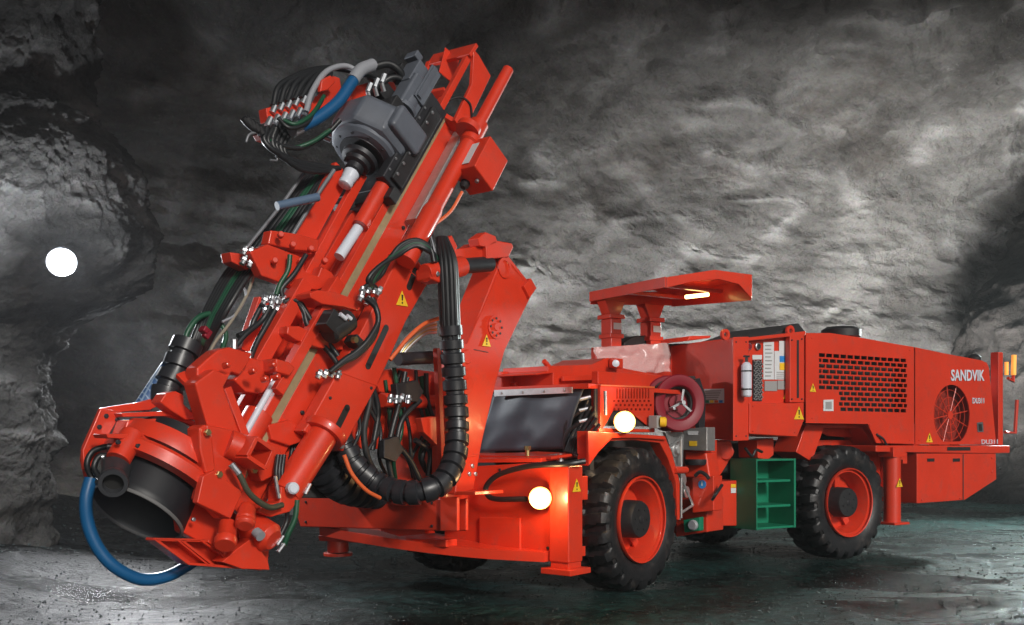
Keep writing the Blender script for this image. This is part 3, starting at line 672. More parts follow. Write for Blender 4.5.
# ================================================================ MAST
mast = empty("mast", MP(1, -.2, -.1)); setpar(mast, rig)
wtop = MC(F.S(440, 108, MV))[0]; wbot = MC(F.S(222, 500, MV))[0]
B().mbox(wbot, wtop, -.05, 0, -.06, 0).build("tan_wear_strip", TAN, mast, .004)
B().mbox(wbot, wtop+.1, -.045, .012, .002, .06).build("slide_rail", RED, mast, .004)
B().mbox(wbot, wtop, -.06, -.006, -.22, -.062).build("feed_beam", RED, mast, .006)
B().mbox(wbot, wtop, -.52, -.46, -.30, .06).build("feed_beam", RED, mast, .006)
B().mbox(wbot, wtop, -.46, -.061, -.30, -.26).build("feed_web", RED, mast, 0)
B().mbox(wbot, wtop, -.15, -.105, -.05, .0).build("guide_rail", RED, mast, .004)
B().mbox(wbot, wtop, -.35, -.30, -.1, .05).build("guide_rail", RED, mast, .004)
b = B(); b.cyl(MP(wbot, -.23, -.05), MP(wtop-.55, -.23, -.05), .055, 20); b.build("feed_cylinder_tube", RED, mast)
B().cyl(F.S(246,432,.83), F.S(278,375,.83), .02, 16).build("cylinder_rod", WHITE, mast)
B().cyl(F.S(339,257,.88), F.S(360,225,.88), .036, 16).build("cylinder_rod", WHITE, mast)
B().cyl(F.S(360,226,.86), F.S(384,184,.86), .055, 16).build("cylinder_barrel", RED, mast)
for k in range(7):
    w_ = -.2+k*.5; B().mbox(w_, w_+.05, -.5, -.02, -.32, -.31).build("cross_rib", RED, mast)
for k in range(5): bolt(MP(.3+k*.52, -.0, -.18), SD, .014, mast, DARK)
# right hand tube with control box
q0 = F.S(432,212,.62); q1 = F.S(468,130,.62); q2 = F.S(508,70,.62); dq = (q2-q0).normalized(); Lq = (q2-q0).length
tb = B().lathe(q0-dq*.45, dq, [(0,.07),(.45,.07),(.5,.058),(.5+Lq*.42,.058),(.5+Lq*.43,.072),(.5+Lq*.56,.072),(.5+Lq*.57,.045),(.45+Lq,.042),(.452+Lq,.03)], 24).build("hydraulic_cylinder", RED, mast)
B().cyl(q1-dq*.02, q1+dq*.03, .09, 24).build("collar", RED, tb, .004)
B().mbox(1.9, 2.8, .02, .12, -.25, -.15).build("side_spar", ALU, mast, .004)
bx = B().ob(F.S(480,166,.54), W*.15, SD*.11, FR*.12).build("control_box", RED, mast, .01)
cb = F.S(480,166,.54); 
sticker("label", [cb-W*.09-FR*.122+SD*.0, cb, cb, cb][:0] or [cb+FR*.121-W*.11-SD*.08, cb+FR*.121-W*.11+SD*.04, cb+FR*.121+W*.09+SD*.04, cb+FR*.121+W*.09-SD*.08], FR, WLAB, bx)
B().lathe(cb-W*.15-SD*.06, -W, [(0,.035),(.03,.035),(.05,.02)], 16).build("knob", BLK, bx); B().lathe(cb-W*.15+SD*.05, -W, [(0,.015),(.02,.015)], 8).build("fitting", STEEL, bx)
B().tube([F.S(462,192,.6), F.S(450,212,.6), F.S(430,228,.6), F.S(418,240,.62)], .012, 8).build("cable", ORNG, mast)
# open top frame
tf = empty("top_frame", F.S(455, 90, .9)); setpar(tf, mast)
plate("side_panel", F, [(474,49),(479,55),(491,76),(466,128),(461,130),(455,120),(472,84)], .75, .03, RED, tf, .004)
B().bar(F.S(431,61,1.2), F.S(474,50,.75), W, .03, .12).build("top_plate", RED, tf, .004)
B().bar(F.S(469,55,.8), F.S(437,114,.8), SD, .05, .04).build("centre_bar", RED, tf, .004)
B().bar(F.S(430,63,1.2), F.S(419,100,1.2), SD, .05, .04).build("side_bar", RED, tf, .004)
B().bar(F.S(414,98,1.1), F.S(446,92,.85), W, .07, .03).build("cross_bar", RED, tf, .004)
B().bar(F.S(433,113,.95), F.S(464,131,.75), W, .1, .04).build("cross_bar", RED, tf, .004)
B().bar(F.S(452,54,1.0), F.S(446,78,1.0), SD, .16, .01).build("back_sheet", RED, tf, .002)
B().tube([F.S(448,100,.8), F.S(460,97,.76), F.S(470,104,.74), F.S(472,118,.74)], .009, 6).build("cable", HOSE, tf)

# ---- carriage and rotary head
D0 = F.S(344, 186, 1.02); 
def DP(w, s, f): return D0+W*w+SD*s+FR*f
head = empty("rotation_head", D0+W*.5); setpar(head, mast)
B().lathe(D0, W, [(0,.025),(.008,.045),(.03,.05),(.05,.046),(.07,.05),(.12,.055),(.14,.04),(.2,.042)], 24).build("spindle_cap", WHITE, head)
B().lathe(D0+W*.13, W, [(0,.05),(.01,.06),(.05,.062),(.06,.09),(.09,.095),(.1,.125),(.13,.13),(.135,.1),(.15,.1),(.155,.165),(.2,.18),(.21,.15)], 36).build("chuck", DARK, head)
ho = B().lathe(D0+W*.33, W, [(0,.225),(.02,.27),(.05,.29),(.23,.29),(.27,.25),(.3,.15)], 8, PI/8).build("gear_housing", GREY, head, .025)
B().lathe(D0+W*.29, W, [(0,.17),(.01,.215),(.03,.235),(.1,.24)], 36).build("housing_ring", GREY, ho, .003)
for k in range(10):
    t = 2*PI*k/10; x_ = SD*math.cos(t)+FR*math.sin(t); bolt(D0+W*.30+x_*.19, -W, .011, ho, DARK)
B().ob(DP(.5,.2,-.04), W*.1, SD*.12, FR*.15).build("side_housing", GREY, head, .03)
B().lathe(DP(.62,-.16,.1), W, [(0,.06),(.01,.08),(.06,.08),(.07,.06),(.14,.055)], 20).build("swivel_housing", GREY, head, .004)
B().ob(DP(.62,.12,.03), W*.07, SD*.1, FR*.1).build("adapter", BLK, head, .01)
B().ob(DP(.83,.15,.0), W*.15, SD*.075, FR*.09).build("hydraulic_motor", GREY, head, .02)
B().lathe(DP(.68,.15,.0), W, [(0,.1),(.03,.1),(.05,.085),(.12,.085)], 20).build("motor_flange", GREY, head, .004)
B().ob(DP(1.0,.12,.05), W*.1, SD*.07, FR*.05).ob(DP(1.14,.1,.1), W*.03, SD*.055, FR*.035).build("valve_block", GREY, head, .008)
B().ob(DP(.95,.24,-.02), W*.16, SD*.008, FR*.05).ob(DP(.95,.26,.0), W*.15, SD*.006, FR*.02).build("motor_cover", GREY, head, .004)
B().ob(DP(.78,-.02,.1), W*.06, SD*.08, FR*.06).ob(DP(1.03,.0,.08), W*.05, SD*.05, FR*.05).build("manifold", BLK, head, .008)
for k in range(3):
    c = DP(.64+.03*k, .02+k*.05, .17); B().cyl(c, c+FR*.05+W*.03, .016, 10).cyl(c+FR*.05+W*.03, c+FR*.06+W*.1, .019, 6).build("hose_fitting", STEEL, head)
for k in range(4):
    c = DP(.4+.06*k, -.3, .1-.03*k); B().cyl(c, c+FR*.05-SD*.05, .012, 8).build("hose_fitting", STEEL, head)
# carriage black plates
B().mbox(MC(D0)[0]+.02, MC(D0)[0]+.12, -.32, .1, .02, .10).build("carriage_foot", BLK, mast, .01)
cg = B().mbox(MC(D0)[0]+.12, MC(D0)[0]+.95, -.02, .07, .0, .2).mbox(MC(D0)[0]+.12, MC(D0)[0]+.9, -.5, -.02, .06, .11).build("carriage", DARK, mast, .012)
B().mbox(MC(D0)[0]+.15, MC(D0)[0]+.85, .07, .1, .04, .15).build("carriage_slider", BLK, cg, .008)
for k in range(7): bolt(MP(MC(D0)[0]+.2+k*.1, .1, .13), SD, .013, cg); bolt(MP(MC(D0)[0]+.2+k*.1, .07, .18), SD, .01, cg)
B().bar(MP(MC(D0)[0]+.05,-.28,.1), MP(MC(D0)[0]-.08,-.3,.16), SD, .08, .08).build("carriage_hook", BLK, cg, .01)

# ---- hose bracket and hoses looping at the top left
def H(name, pts, r, m=HOSE, parent=mast, n=8, sub=6):
    return B().tube([F.S(x, y, v) for x, y, v in pts], r, n, sub).build(name, m, parent, 0, 50)
mf = B().prism(SP(F, [(266,108),(300,100),(310,104),(310,112),(268,122)], 1.15), F.m*.08).build("hose_manifold", RED, mast, .006)
plate("hose_bracket", F, [(318,92),(332,75),(340,78),(342,92),(322,120),(300,130),(304,112)], 1.2, .05, RED, mast, .006)
plate("hose_bracket", F, [(322,80),(331,75),(336,82),(328,90),(320,92)], 1.1, .08, RED, mast, .008)
plate("hose_bracket", F, [(258,134),(266,128),(276,132),(274,144),(262,140)], 1.15, .06, RED, mast, .006)
plate("mast_arm", F, [(350,88),(376,80),(394,82),(400,96),(380,104),(352,104)], 1.15, .06, RED, mast, .006)
for k in range(6):
    x_ = 271+k*7.5; y_ = 116-k*2.3
    B().cyl(F.S(x_, y_+2, 1.12), F.S(x_-4, y_+10, 1.12), .02, 10).cyl(F.S(x_+1, y_-3, 1.14), F.S(x_+4, y_-10, 1.14), .02, 10).build("hose_fitting", STEEL, mf)
for k in range(7):
    x_ = 273+k*7; y_ = 106-k*2
    H("hose", [(x_, y_, 1.14), (x_+8+k, 84-k*1.2, 1.16), (316+k*3, 69-k*.3, 1.2), (345+k*3, 70, 1.2), (366+k*3, 76+k*1.5, 1.1), (384+k, 84+k, 1.0)], .019)
for k in range(6):
    x_ = 267+k*7.5; y_ = 128-k*2.3
    H("hose", [(x_, y_, 1.12), (264+k*4, 140+k, 1.1), (276+k*4, 152+k*3, 1.08), (300+k*4, 166+k*2-4, 1.1), (330+k*2, 168, 1.1)], .017 if k % 2 else .02, HOSE)
H("hose", [(276,128,1.1),(274,142,1.1),(300,148,1.08),(325,135,1.05),(340,120,1.0)], .017, HOSE)
H("hose", [(268,140,1.1),(290,148,1.1),(312,142,1.05),(330,130,1.02)], .015, GHOSE)
H("hose", [(306,112,1.1),(312,92,1.12),(326,72,1.15),(345,66,1.15),(362,74,1.1)], .02, GREYH)
H("hose", [(283,120,1.05),(296,124,1.0),(312,114,1.0),(324,96,1.05)], .014, GHOSE)
H("hose", [(278,118,1.05),(290,128,1.0),(308,122,1.0),(322,100,1.05)], .014, HOSE)
H("hose", [(370,68,1.0),(388,64,.95),(400,72,.92),(402,84,.95)], .028, HOSE)
H("hose", [(375,90,1.0),(390,78,.95),(402,80,.92),(410,95,.92)], .02, HOSE)
bh = H("blue_hose", [(298,128,1.05),(318,118,1.02),(338,102,1.0),(352,82,1.0),(362,70,1.0),(372,66,1.0)], .04, BLUE, n=14)
H("sleeve", [(353,80,1.0),(361,70,1.0),(373,65,1.0)], .044, GREYH, bh, 14); H("sleeve", [(292,131,1.05),(300,127,1.05)], .042, GREYH, bh, 14)
H("hose", [(266,133,1.12),(256,130,1.1),(248,124,1.1),(243,118,1.1)], .022, BLK); H("hose", [(262,128,1.12),(252,128,1.14),(245,121,1.14)], .018, BLK); 
for k in range(4): B().cyl(F.S(246+k*4, 118+k*3, 1.1), F.S(250+k*4, 125+k*3, 1.1), .028, 10).build("connector", BLK, mast)
H("cable", [(268,142,1.1),(275,152,1.1),(277,160,1.1),(270,160,1.1)], .007, PIPE); H("cable", [(262,132,1.1),(250,134,1.1),(246,142,1.1)], .008, PIPE)
# hose run along the left of the mast
for k in range(9):
    m_ = GHOSE if k in (4, 5) else HOSE
    H("hose", [(318+k*2, 166+k*.5, 1.3-.02*k), (300+k*2.7, 184+k*.3, 1.3-.02*k), (268+k*3.6, 222+k*.5, 1.3-.02*k), (242+k*3.6, 258+k*.5, 1.3-.02*k), (226+k*3, 274, 1.25-.02*k), (206+k*2.6, 310, 1.25-.02*k), (191+k*2, 345, 1.25), (180+k*1.8, 372, 1.25)], .02, m_)
H("pipe", [(306,170,1.2),(282,204,1.2),(250,244,1.2),(238,262,1.2)], .013, PIPE); H("pipe", [(334,170,1.05),(318,194,1.05),(292,236,1.05),(282,256,1.05)], .014, PIPE)
B().bar(F.S(341,170,1.12), F.S(286,270,1.12), SD, .15, .05).build("outer_rail", RED, mast, .006)
B().bar(F.S(362,174,1.06), F.S(300,288,1.06), SD, .07, .05).build("outer_rail", RED, mast, .006)
B().cyl(F.S(277,206,1.0), F.S(318,197,.95), .028, 12).build("hose_strap", mat("blue_grey", (.09,.14,.22), .4), mast)
H("cable", [(258,256,1.1),(249,290,1.1),(232,320,1.1),(214,344,1.1),(204,368,1.1)], .01, mat("old_rope", (.25,.22,.17), .8)); 
H("cable", [(242,284,1.1),(246,296,1.1),(236,314,1.1),(222,322,1.1)], .008, GREYH)
B().ob(F.S(207,334,1.08), W*.03, SD*.02, FR*.02).ob(F.S(204,330,1.08), W*.02, SD*.03, FR*.02).build("rope_clip", REDD, mast, .01)
H("green_loop", [(186,358,1.2),(186,336,1.2),(198,318,1.2),(216,312,1.2)], .018, GHOSE); H("green_loop", [(220,322,1.15),(226,335,1.12),(222,350,1.1)], .016, GHOSE)
wr = lambda L: .082+(.010 if (L % .105) < .075 else -.012)
H("spiral_wrap", [(188,342,1.22),(182,356,1.22),(176,372,1.22),(168,388,1.22),(166,402,1.22)], .08, WRAP, n=16, sub=14)
bpy.data.objects["spiral_wrap"].data = B().tube([F.S(*q) for q in [(188,342,1.22),(182,356,1.22),(176,372,1.22),(168,388,1.22),(166,402,1.22)]], .08, 16, 16, wr).build("tmp", WRAP).data
_t = bpy.data.objects["tmp"]; bpy.data.objects["spiral_wrap"].location = bpy.data.objects["spiral_wrap"].location; bpy.data.objects.remove(_t)
def mesh_mat():
    m = mat("blue_mesh_sleeve", (.03,.09,.2), .5); nt = m.node_tree; N = nt.nodes; L = nt.links
    tc = N.new("ShaderNodeTexCoord"); wv = []
    for ang in (.8, -.8):
        mp = N.new("ShaderNodeMapping"); mp.inputs["Rotation"].default_value = (ang, ang, 0); L.new(tc.outputs["Object"], mp.inputs[0])
        w = N.new("ShaderNodeTexWave"); w.inputs["Scale"].default_value = 9; L.new(mp.outputs[0], w.inputs[0]); wv.append(w)
    mm = N.new("ShaderNodeMath"); mm.operation = 'MAXIMUM'; L.new(wv[0].outputs["Fac"], mm.inputs[0]); L.new(wv[1].outputs["Fac"], mm.inputs[1])
    cr = N.new("ShaderNodeValToRGB"); cr.color_ramp.elements[0].position = .8; cr.color_ramp.elements[0].color = (.035,.09,.22,1); cr.color_ramp.elements[1].position = .95; cr.color_ramp.elements[1].color = (.2,.28,.4,1)
    L.new(mm.outputs[0], cr.inputs[0]); L.new(cr.outputs[0], N["Principled BSDF"].inputs["Base Color"]); return m
H("meshed_hose", [(184,350,1.3),(170,366,1.3),(155,388,1.3),(142,408,1.3)], .05, mesh_mat(), n=16)

# ---- upper clamp unit
plate("clamp_bracket", F, [(271,230),(300,234),(320,240),(318,252),(296,250),(268,244)], .98, .08, RED, mast, .01)
plate("clamp_bracket", F, [(250,252),(268,244),(300,256),(306,272),(318,276),(322,266),(332,272),(338,282),(318,290),(296,288),(262,276)], .95, .08, RED, mast, .01)
plate("clamp_arm", F, [(230,252),(246,254),(256,262),(248,270),(232,262)], 1.05, .1, RED, mast, .008)
B().cyl(MP(1.1,-.32,.12), MP(1.4,-.32,.12), .06).build("clamp_cylinder", RED, mast, .004)
for (x_, y_) in ((280,236),(292,246),(310,250),(324,262),(300,262),(274,262)): 
    B().lathe(F.S(x_, y_, .93), NF+FR*.5, [(0,.02),(.03,.02),(.035,.015)], 14).build("pin", RED, mast)
# cluster of silver fittings
random.seed(3)
for (cx_, cy_, v_, n_) in ((255,252,1.0,7),(276,300,.95,8),(372,290,.66,6),(330,374,.7,4),(400,398,.7,4)):
    for k in range(n_):
        x_ = cx_+(k % 4)*6-9; y_ = cy_+(k//4)*9-4+random.uniform(-2,2); a = F.S(x_, y_, v_); c = F.S(x_-3+random.uniform(-2,2), y_+8, v_)
        B().cyl(a, c, .017, 10).cyl(a+(c-a)*.35, a+(c-a)*.6, .024, 6).build("hose_fitting", STEEL, mast)
H("hose", [(290,255,.9),(288,270,.9),(280,284,.92),(276,295,.92)], .016, GHOSE); H("hose", [(306,255,.9),(294,274,.9),(282,288,.92),(282,296,.92)], .017)
for (a) in ([(284,302,.9),(294,300,.88),(303,310,.85),(308,326,.82),(322,344,.8),(336,362,.76),(340,378,.75)],
            [(290,300,.88),(300,303,.86),(312,322,.82),(326,340,.8),(338,356,.76)],
            [(270,306,.93),(262,320,.95),(246,334,.95),(234,348,.95)], [(275,310,.92),(266,326,.92),(256,344,.92),(249,362,.9)],
            [(262,305,1),(254,320,1),(250,330,1),(238,336,1)]):
    H("hose", a, .018)
for q_ in ((234,348,.92),(249,360,.88)): B().lathe(F.S(*q_), Z, [(-.02,.02),(.05,.02)], 8).build("hose_fitting", STEEL, mast)
# long square bar on the left of the beam and side guide
B().bar(F.S(304,283,.9), F.S(254,370,.9), SD, .09, .08).build("square_bar", RED, mast, .005)
B().bar(F.S(262,300,1.1), F.S(244,352,1.1), SD, .09, .06).build("support_bar", RED, mast, .005)
# mid cross bracket with cylinder rollers
plate("rod_bracket", F, [(310,293),(318,290),(336,292),(352,298),(361,308),(359,311),(345,307),(322,304),(311,298)], .72, .2, RED, mast, .008)
B().bar(F.S(326,305,.8), F.S(276,392,.8), SD, .07, .07).build("side_guide", RED, mast, .005)
B().bar(F.S(337,282,.85), F.S(322,305,.82), SD, .09, .09).build("side_guide", RED, mast, .008)
plate("side_lug", F, [(288,326),(300,326),(312,332),(342,334),(344,350),(320,348),(296,340),(287,334)], .78, .1, RED, mast, .01)
B().lathe(F.S(338,327,.68), F.a*.9+FU_*.1+Z*.5, [(-.1,.06),(-.08,.075),(.1,.075),(.12,.05)], 16).ob(F.S(331,323,.66), W*.06, SD*.05, FR*.06).build("valve_motor", BLK, mast, .004)
for k in range(2): B().cyl(F.S(340+k*7,314+k*2,.6), F.S(346+k*5,319,.6), .014).build("hose_fitting", WHITE, mast)
B().lathe(F.S(353,340,.66), NF, [(0,.02),(.03,.02)], 12).build("knob", BRASS, mast)
B().ob(F.S(354,342,.7), W*.03, SD*.05, FR*.04).build("valve_end", BLK, mast, .006)
# hoses over the slotted arm
for k in range(5):
    H("hose", [(434+k*2,262,.5+.02*k),(430,248+k,.52),(416,240+k*1.5,.56),(400,246+k*2,.6),(388-k*2,262+k,.62),(380-k*3,276+k,.64),(372+k*3-8,288,.66)], .017, GHOSE if k == 2 else HOSE)
for k in range(3): H("hose", [(366+k*3,298,.64),(376,308,.62),(378,322,.6),(372-k*2,340,.6),(356,356-k*2,.62),(344,362-k,.64),(330,372,.66)], .018)
for k in range(4): H("hose", [(424+k*3,225,.66),(430+k,240,.6),(434+k*3,262,.56)], .012, GREYH if k == 1 else HOSE)
# thick cable bundle from the boom head down to the frame
path = [(440,236,.56),(447,262,.5),(449,300,.48),(450,326,.48),(452,350,.48),(455,390,.48),(457,425,.46),(455,456,.42),(444,480,.4),(424,491,.45),(400,492,.6),(378,484,.75),(356,466,.85),(345,448,.9),(335,430,.95)]
P3 = [F.S(*q) for q in path]
for k in range(12):
    t = 2*PI*k/12; off = F.a*math.cos(t)*.055+F.m*math.sin(t)*.055
    P_ = [F.S(442,238,.58)+off*.5, P3[1]+off, P3[2]+off, P3[3]+off, P3[4]+off*.8]
    B().tube(P_, .017, 8).build("hose", HOSE if k != 3 else GHOSE, boom)
wr2 = lambda L: .082 if (L % .092) < .066 else .062
B().tube(P3[3:], .08, 20, 26, wr2).build("spiral_wrap", WRAP, boom, 0, 35)
B().tube([F.S(x, y, v) for x, y, v in [(310,440,1.1),(322,462,1.1),(336,478,1.1),(352,486,1.1),(380,490,1.1)]], .13, 20, 20, lambda L: .14 if (L % .07) < .045 else .115).build("spiral_wrap", WRAP, boom, 0, 35)
H("cable", [(344,455,.7),(352,474,.68),(366,490,.66),(380,498,.66)], .014, ORNG, boom)
# brass bundle & pipes between arm and boom
for k in range(5): H("pipe", [(436,322+k*2.5,.8),(424,326+k*2,.8),(408,336+k*3,.82),(398,350+k*3,.84)], .012, BRASS if k % 2 else ALU, boom)
H("cable", [(440,318,.7),(424,324,.7),(408,338,.7),(390,360,.72)], .014, ORNG, boom)
for (a) in ([(405,372,.85),(400,400,.85),(392,430,.85),(388,455,.85),(392,480,.85)], [(420,400,.85),(402,420,.85),(395,450,.85)], [(370,380,.9),(378,410,.9),(372,450,.9)], [(415,440,.8),(430,452,.8),(428,476,.8)], [(350,350,.8),(345,380,.85),(330,410,.9),(318,440,.9)], [(398,445,.8),(410,460,.8),(420,480,.8)]):
    H("hose", a, .02, HOSE, boom)
for k in range(4): H("hose", [(322-k*4,400+k*3,.86),(312-k*3,420+k*2,.88),(304-k*3,436,.9),(296-k*2,460,.9)], .014, HOSE, boom)

# ================================================================ MAST FOOT
foot = empty("mast_foot", DP(-2.3,0,0)); setpar(foot, mast)
# big lower arm
plate("clamp_housing", F, [(197,368),(208,358),(218,350),(230,347),(244,351),(252.6,353),(247,366),(240,375),(232,372),(224,384),(212,372),(197,380)], .80, .12, RED, foot, .012)
plate("clamp_jaw", F, [(195,383),(214,369),(226,374),(232,372),(224,387),(232,410),(242,438),(245,446),(226,448),(207,424)], .72, .12, RED, foot, .012)
B().bar(F.S(226,388,.78), F.S(244,436,.72), SD, .05, .04).build("stay_bar", RED, foot, .004)
B().bar(F.S(180,374,.95), F.S(196,390,.85), SD, .06, .03).build("side_tab", RED, foot, .004)
plate("jaw_link", F, [(199,428),(206,424),(212,432),(216,470),(206,474),(200,450)], .62, .12, RED, foot, .012)
plate("lower_jaw", F, [(207,424),(232,430),(246,446),(248,470),(243,492),(236,500),(222,520),(212,510),(198,500),(205,474),(202,440)], .66, .08, RED, foot, .014)
plate("jaw_plate", F, [(203,476),(214,470),(243,492),(231,519),(197,503)], .6, .05, RED, foot, .008)
for (x_, y_) in ((207.5,432.5),(219,474.5),(254,470),(260,463)): bolt(F.S(x_, y_, .6), NF, .02, foot, BRASS)
c = F.S(240, 470, .58)
# square socket
b = B(); 
for (a, c) in (((245,438),(262,450)), ((262,450),(254,468)), ((254,468),(236,456)), ((236,456),(245,438))): b.bar(F.S(*a,.6), F.S(*c,.6), NF, .025, .22)
b.build("square_socket", RED, foot, .003); B().cyl(F.S(246,446,.7), F.S(257,460,.7), .05, 16).build("socket_pin", RED, foot)
B().cyl(F.S(228,443,.66), F.S(246,450,.62), .08, 20).build("clamp_cylinder", RED, foot, .006)
B().lathe(F.S(250,430,.9), W, [(-.1,.09),(.12,.09)], 20).build("guide_bush", RED, foot, .006)
plate("foot_bracket", F, [(262,440),(280,446),(284,462),(274,476),(262,482),(256,468)], .75, .15, RED, foot, .01)
plate("foot_bracket", F, [(268,425),(290,420),(304,428),(308,440),(290,446),(272,440)], .82, .1, RED, foot, .01)
B().lathe(F.S(246,516,.55), NF*.6-W, [(-.08,.035),(-.04,.05),(.0,.05),(.01,.055),(.03,.055),(.035,.048),(.045,.055),(.06,.055),(.075,.04)], 20).lathe(F.S(226,538,.6), NF*.6-W, [(-.1,.05),(.0,.055),(.01,.062),(.04,.062),(.055,.055),(.055,.0)], 20, caps=False).build("knuckle", RED, foot, .004)
plate("foot_base", F, [(178,498),(196,502),(231,519),(262,535),(270,548),(268,566),(262,571),(240,568),(205,545),(182,532)], .80, .08, RED, foot, .01)
b = B()
for (a, c, w_) in (((138,534),(236,567),.0),):
    pass
# channel with open front
ch = [(152,539),(200,540),(240,567),(197,565),(184,562)]
plate("channel", F, ch, .80, .03, RED, foot, .0)
for a_, c_ in (((151,539),(203,540.5)), ((203,540.5),(240,567)), ((177,539.8),(210,565.5)), ((184,563),(240,567.5)), ((151,539),(184,563))):
    B().bar(F.S(*a_,.75), F.S(*c_,.75), NF, .014, .1).build("channel_web", RED, foot, .002)
sticker("channel_rib", SP(F, [(176,539.8),(178,539.8),(210,565.4),(207.5,565.4)], .70), NF, RED, foot, .002)
sticker("channel_lip", SP(F, [(152,538),(200,538.8),(240,566),(238,567.5),(199,540.2),(153,539.4)], .70), NF, RED, foot, .004)
plate("foot_toe", F, [(238,548),(252,538),(268,560),(270,570),(242,569),(222,562)], .66, .1, RED, foot, .006)
B().lathe(F.S(262,533,.68), NF-Z*.5+F.a*.3, [(-.1,.09),(.06,.09),(.09,.06)], 24).build("toe_cylinder", RED, foot, .004)
B().lathe(F.S(256,532,.6), NF-Z*.5, [(0,.03),(.05,.03)], 12).build("toe_pin", GREYH, foot)
# guide plate (front left)
plate("guide_plate", F, [(101,408),(140,402),(170,393),(178,396),(150,410),(122,412),(100,450),(92,466),(96,482),(88,486),(82,460),(84,446)], 1.25, .03, RED, foot, .006)
plate("guide_plate", F, [(121,413),(170,411),(206,426),(207,432),(168,416),(123,417)], 1.02, .14, RED, foot, .004)
plate("guide_plate", F, [(106,434),(150,433),(206,452),(208,474),(198,468),(150,440),(108,438)], .84, .14, RED, foot, .004)
plate("guide_cheek", F, [(101,408),(122,412),(101,450),(96,478),(84,470),(83,450)], 1.1, .03, RED, foot, .006)
plate("guide_core", F, [(128,420),(168,418),(204,430),(206,460),(150,440),(122,436)], .98, .12, RED, foot, .01)
plate("catch", F, [(166,393),(176,391),(184,395),(184,404),(192,412),(204,406),(206,420),(186,420),(170,410),(160,402)], .95, .1, RED, foot, .008)
B().cyl(F.S(133,434,.9), F.S(118,460,.86), .065, 20).build("guide_cylinder", RED, foot, .004)
for (x_, y_) in ((106,416),(99,427),(118,442),(138,446),(167,451),(117,420)): bolt(F.S(x_, y_, .8 if y_ > 440 else 1.1), NF, .014, foot, DARK)
# collar ring and hood
HC = F.S(137, 513.5, .98)+W*.27
axh = -W
B().lathe(HC-axh*.02, axh, [(0,.2),(-.02,.33),(.0,.345),(.06,.345),(.07,.27),(.0,.25)], 44, caps=False).build("collar_ring", RED, foot, .0)
B().lathe(HC-axh*.16, axh, [(0,.30),(.06,.315),(.1,.315)], 40).build("collar_ring", RED, foot, 0)
# black suction hood: flared cylinder open at the bottom
HM = F.S(137, 513.5, .98); WH = (W-(CAM-HM).normalized()*.16).normalized()
b = B().lathe(HM, WH, [(.0,.252),(-.008,.262),(.0,.27),(.04,.268),(.16,.262),(.34,.25),(.5,.235)], 48, caps=False)
b.build("dust_hood", mat("hood_rubber", (.010,.011,.014), .5), foot, 0, 50)
B().lathe(HM, WH, [(.0,.250),(-.01,.256),(-.012,.266),(-.004,.272),(.006,.27)], 48, caps=False).build("hood_rim", mat("pale_rim", (.12,.12,.12), .6), foot, 0, 50)  # rim paler than the hood rubber
B().lathe(HM, WH, [(0,.25),(.16,.243),(.34,.232),(.34,.001)], 48, caps=False).build("hood_inner", mat("hood_lit_inside", (.05,.057,.064), .6), foot, 0)  # lighter grey imitates light falling inside the hood mouth
sc0 = F.S(113,484,.70); sax = (FU_*.6+NF*.9-Z*.35).normalized()
B().lathe(sc0, sax, [(.0,.052),(.0,.072),(-.02,.077),(-.045,.074),(-.055,.062),(-.3,.08),(-.3,.05),(0,.052)], 32, caps=False).build("suction_port", mat("port_rubber", (.035,.037,.042), .4), foot, 0, 50)
B().lathe(sc0-sax*.06, -sax, [(0,.001),(0,.053)], 24, caps=False).build("port_inside", BLACKM, foot)
bolt(F.S(177.5,498,.8), NF, .018, foot, BRASS); bolt(F.S(193.5,519.5,.72), NF, .012, foot, STEEL)
# hoses at the foot
H("hose", [(118,446,1.0),(104,447,1.02),(92,452,1.05),(87,464,1.05),(92,478,1.05),(100,484,1.0)], .016, HOSE, foot); H("hose", [(112,457,.98),(100,456,1.0),(94,466,1.0),(98,476,1.0)], .016, HOSE, foot)
for (x_, y_) in ((112,446),(106,457)): B().cyl(F.S(x_-5,y_,1.0), F.S(x_+5,y_,.98), .017).build("hose_fitting", STEEL, foot)
B().tube([F.S(91,478,1.05), F.S(86,500,1.05), F.S(88,524,1.05), F.S(98,548,1.03), F.S(115,567,1.0), F.S(140,579,.98), F.S(165,577,.97), F.S(190,564,.97), F.S(205,552,1.0)], .034, 16, 10).build("blue_hose", BLUE, foot, 0, 50)
H("hose", [(232,464,.58),(240,476,.56),(250,494,.55),(268,507,.55),(282,505,.58)], .018, mat("dirty_hose", (.05,.055,.035), .5), foot)
B().cyl(F.S(231,464,.58), F.S(239,474,.56), .02, 10).build("hose_fitting", STEEL, foot)
H("hose", [(297,500,.62),(295,518,.62),(288,534,.64),(284,545,.66)], .017, GHOSE, foot)
H("hose", [(286,504,.64),(287,520,.66),(280,536,.66),(274,545,.68)], .015, HOSE, foot)
for (a, c) in (((283,536),(277,545)), ((284,544),(278,552)), ((310,484),(305,494)), ((275,476),(279,498))): B().cyl(F.S(*a,.62), F.S(*c,.62), .012, 8).build("hose_fitting", STEEL, foot)
for k in range(3): H("hose", [(278+k*3,455,.72),(276+k*3,475,.7),(279+k*3,500,.7)], .014, HOSE, foot)
for (x_, y_) in ((212,366),(238,372),(250,380),(262,378),(258,366)):
    B().lathe(F.S(x_+12, y_, .72), NF+W*.3, [(0,.018),(.04,.018),(.045,.012)], 14).build("pin", RED, foot)
plate("rod_clamp", F, [(244,356),(262,360),(272,366),(270,386),(262,394),(246,392),(234,380),(240,372)], .84, .2, RED, foot, .012)
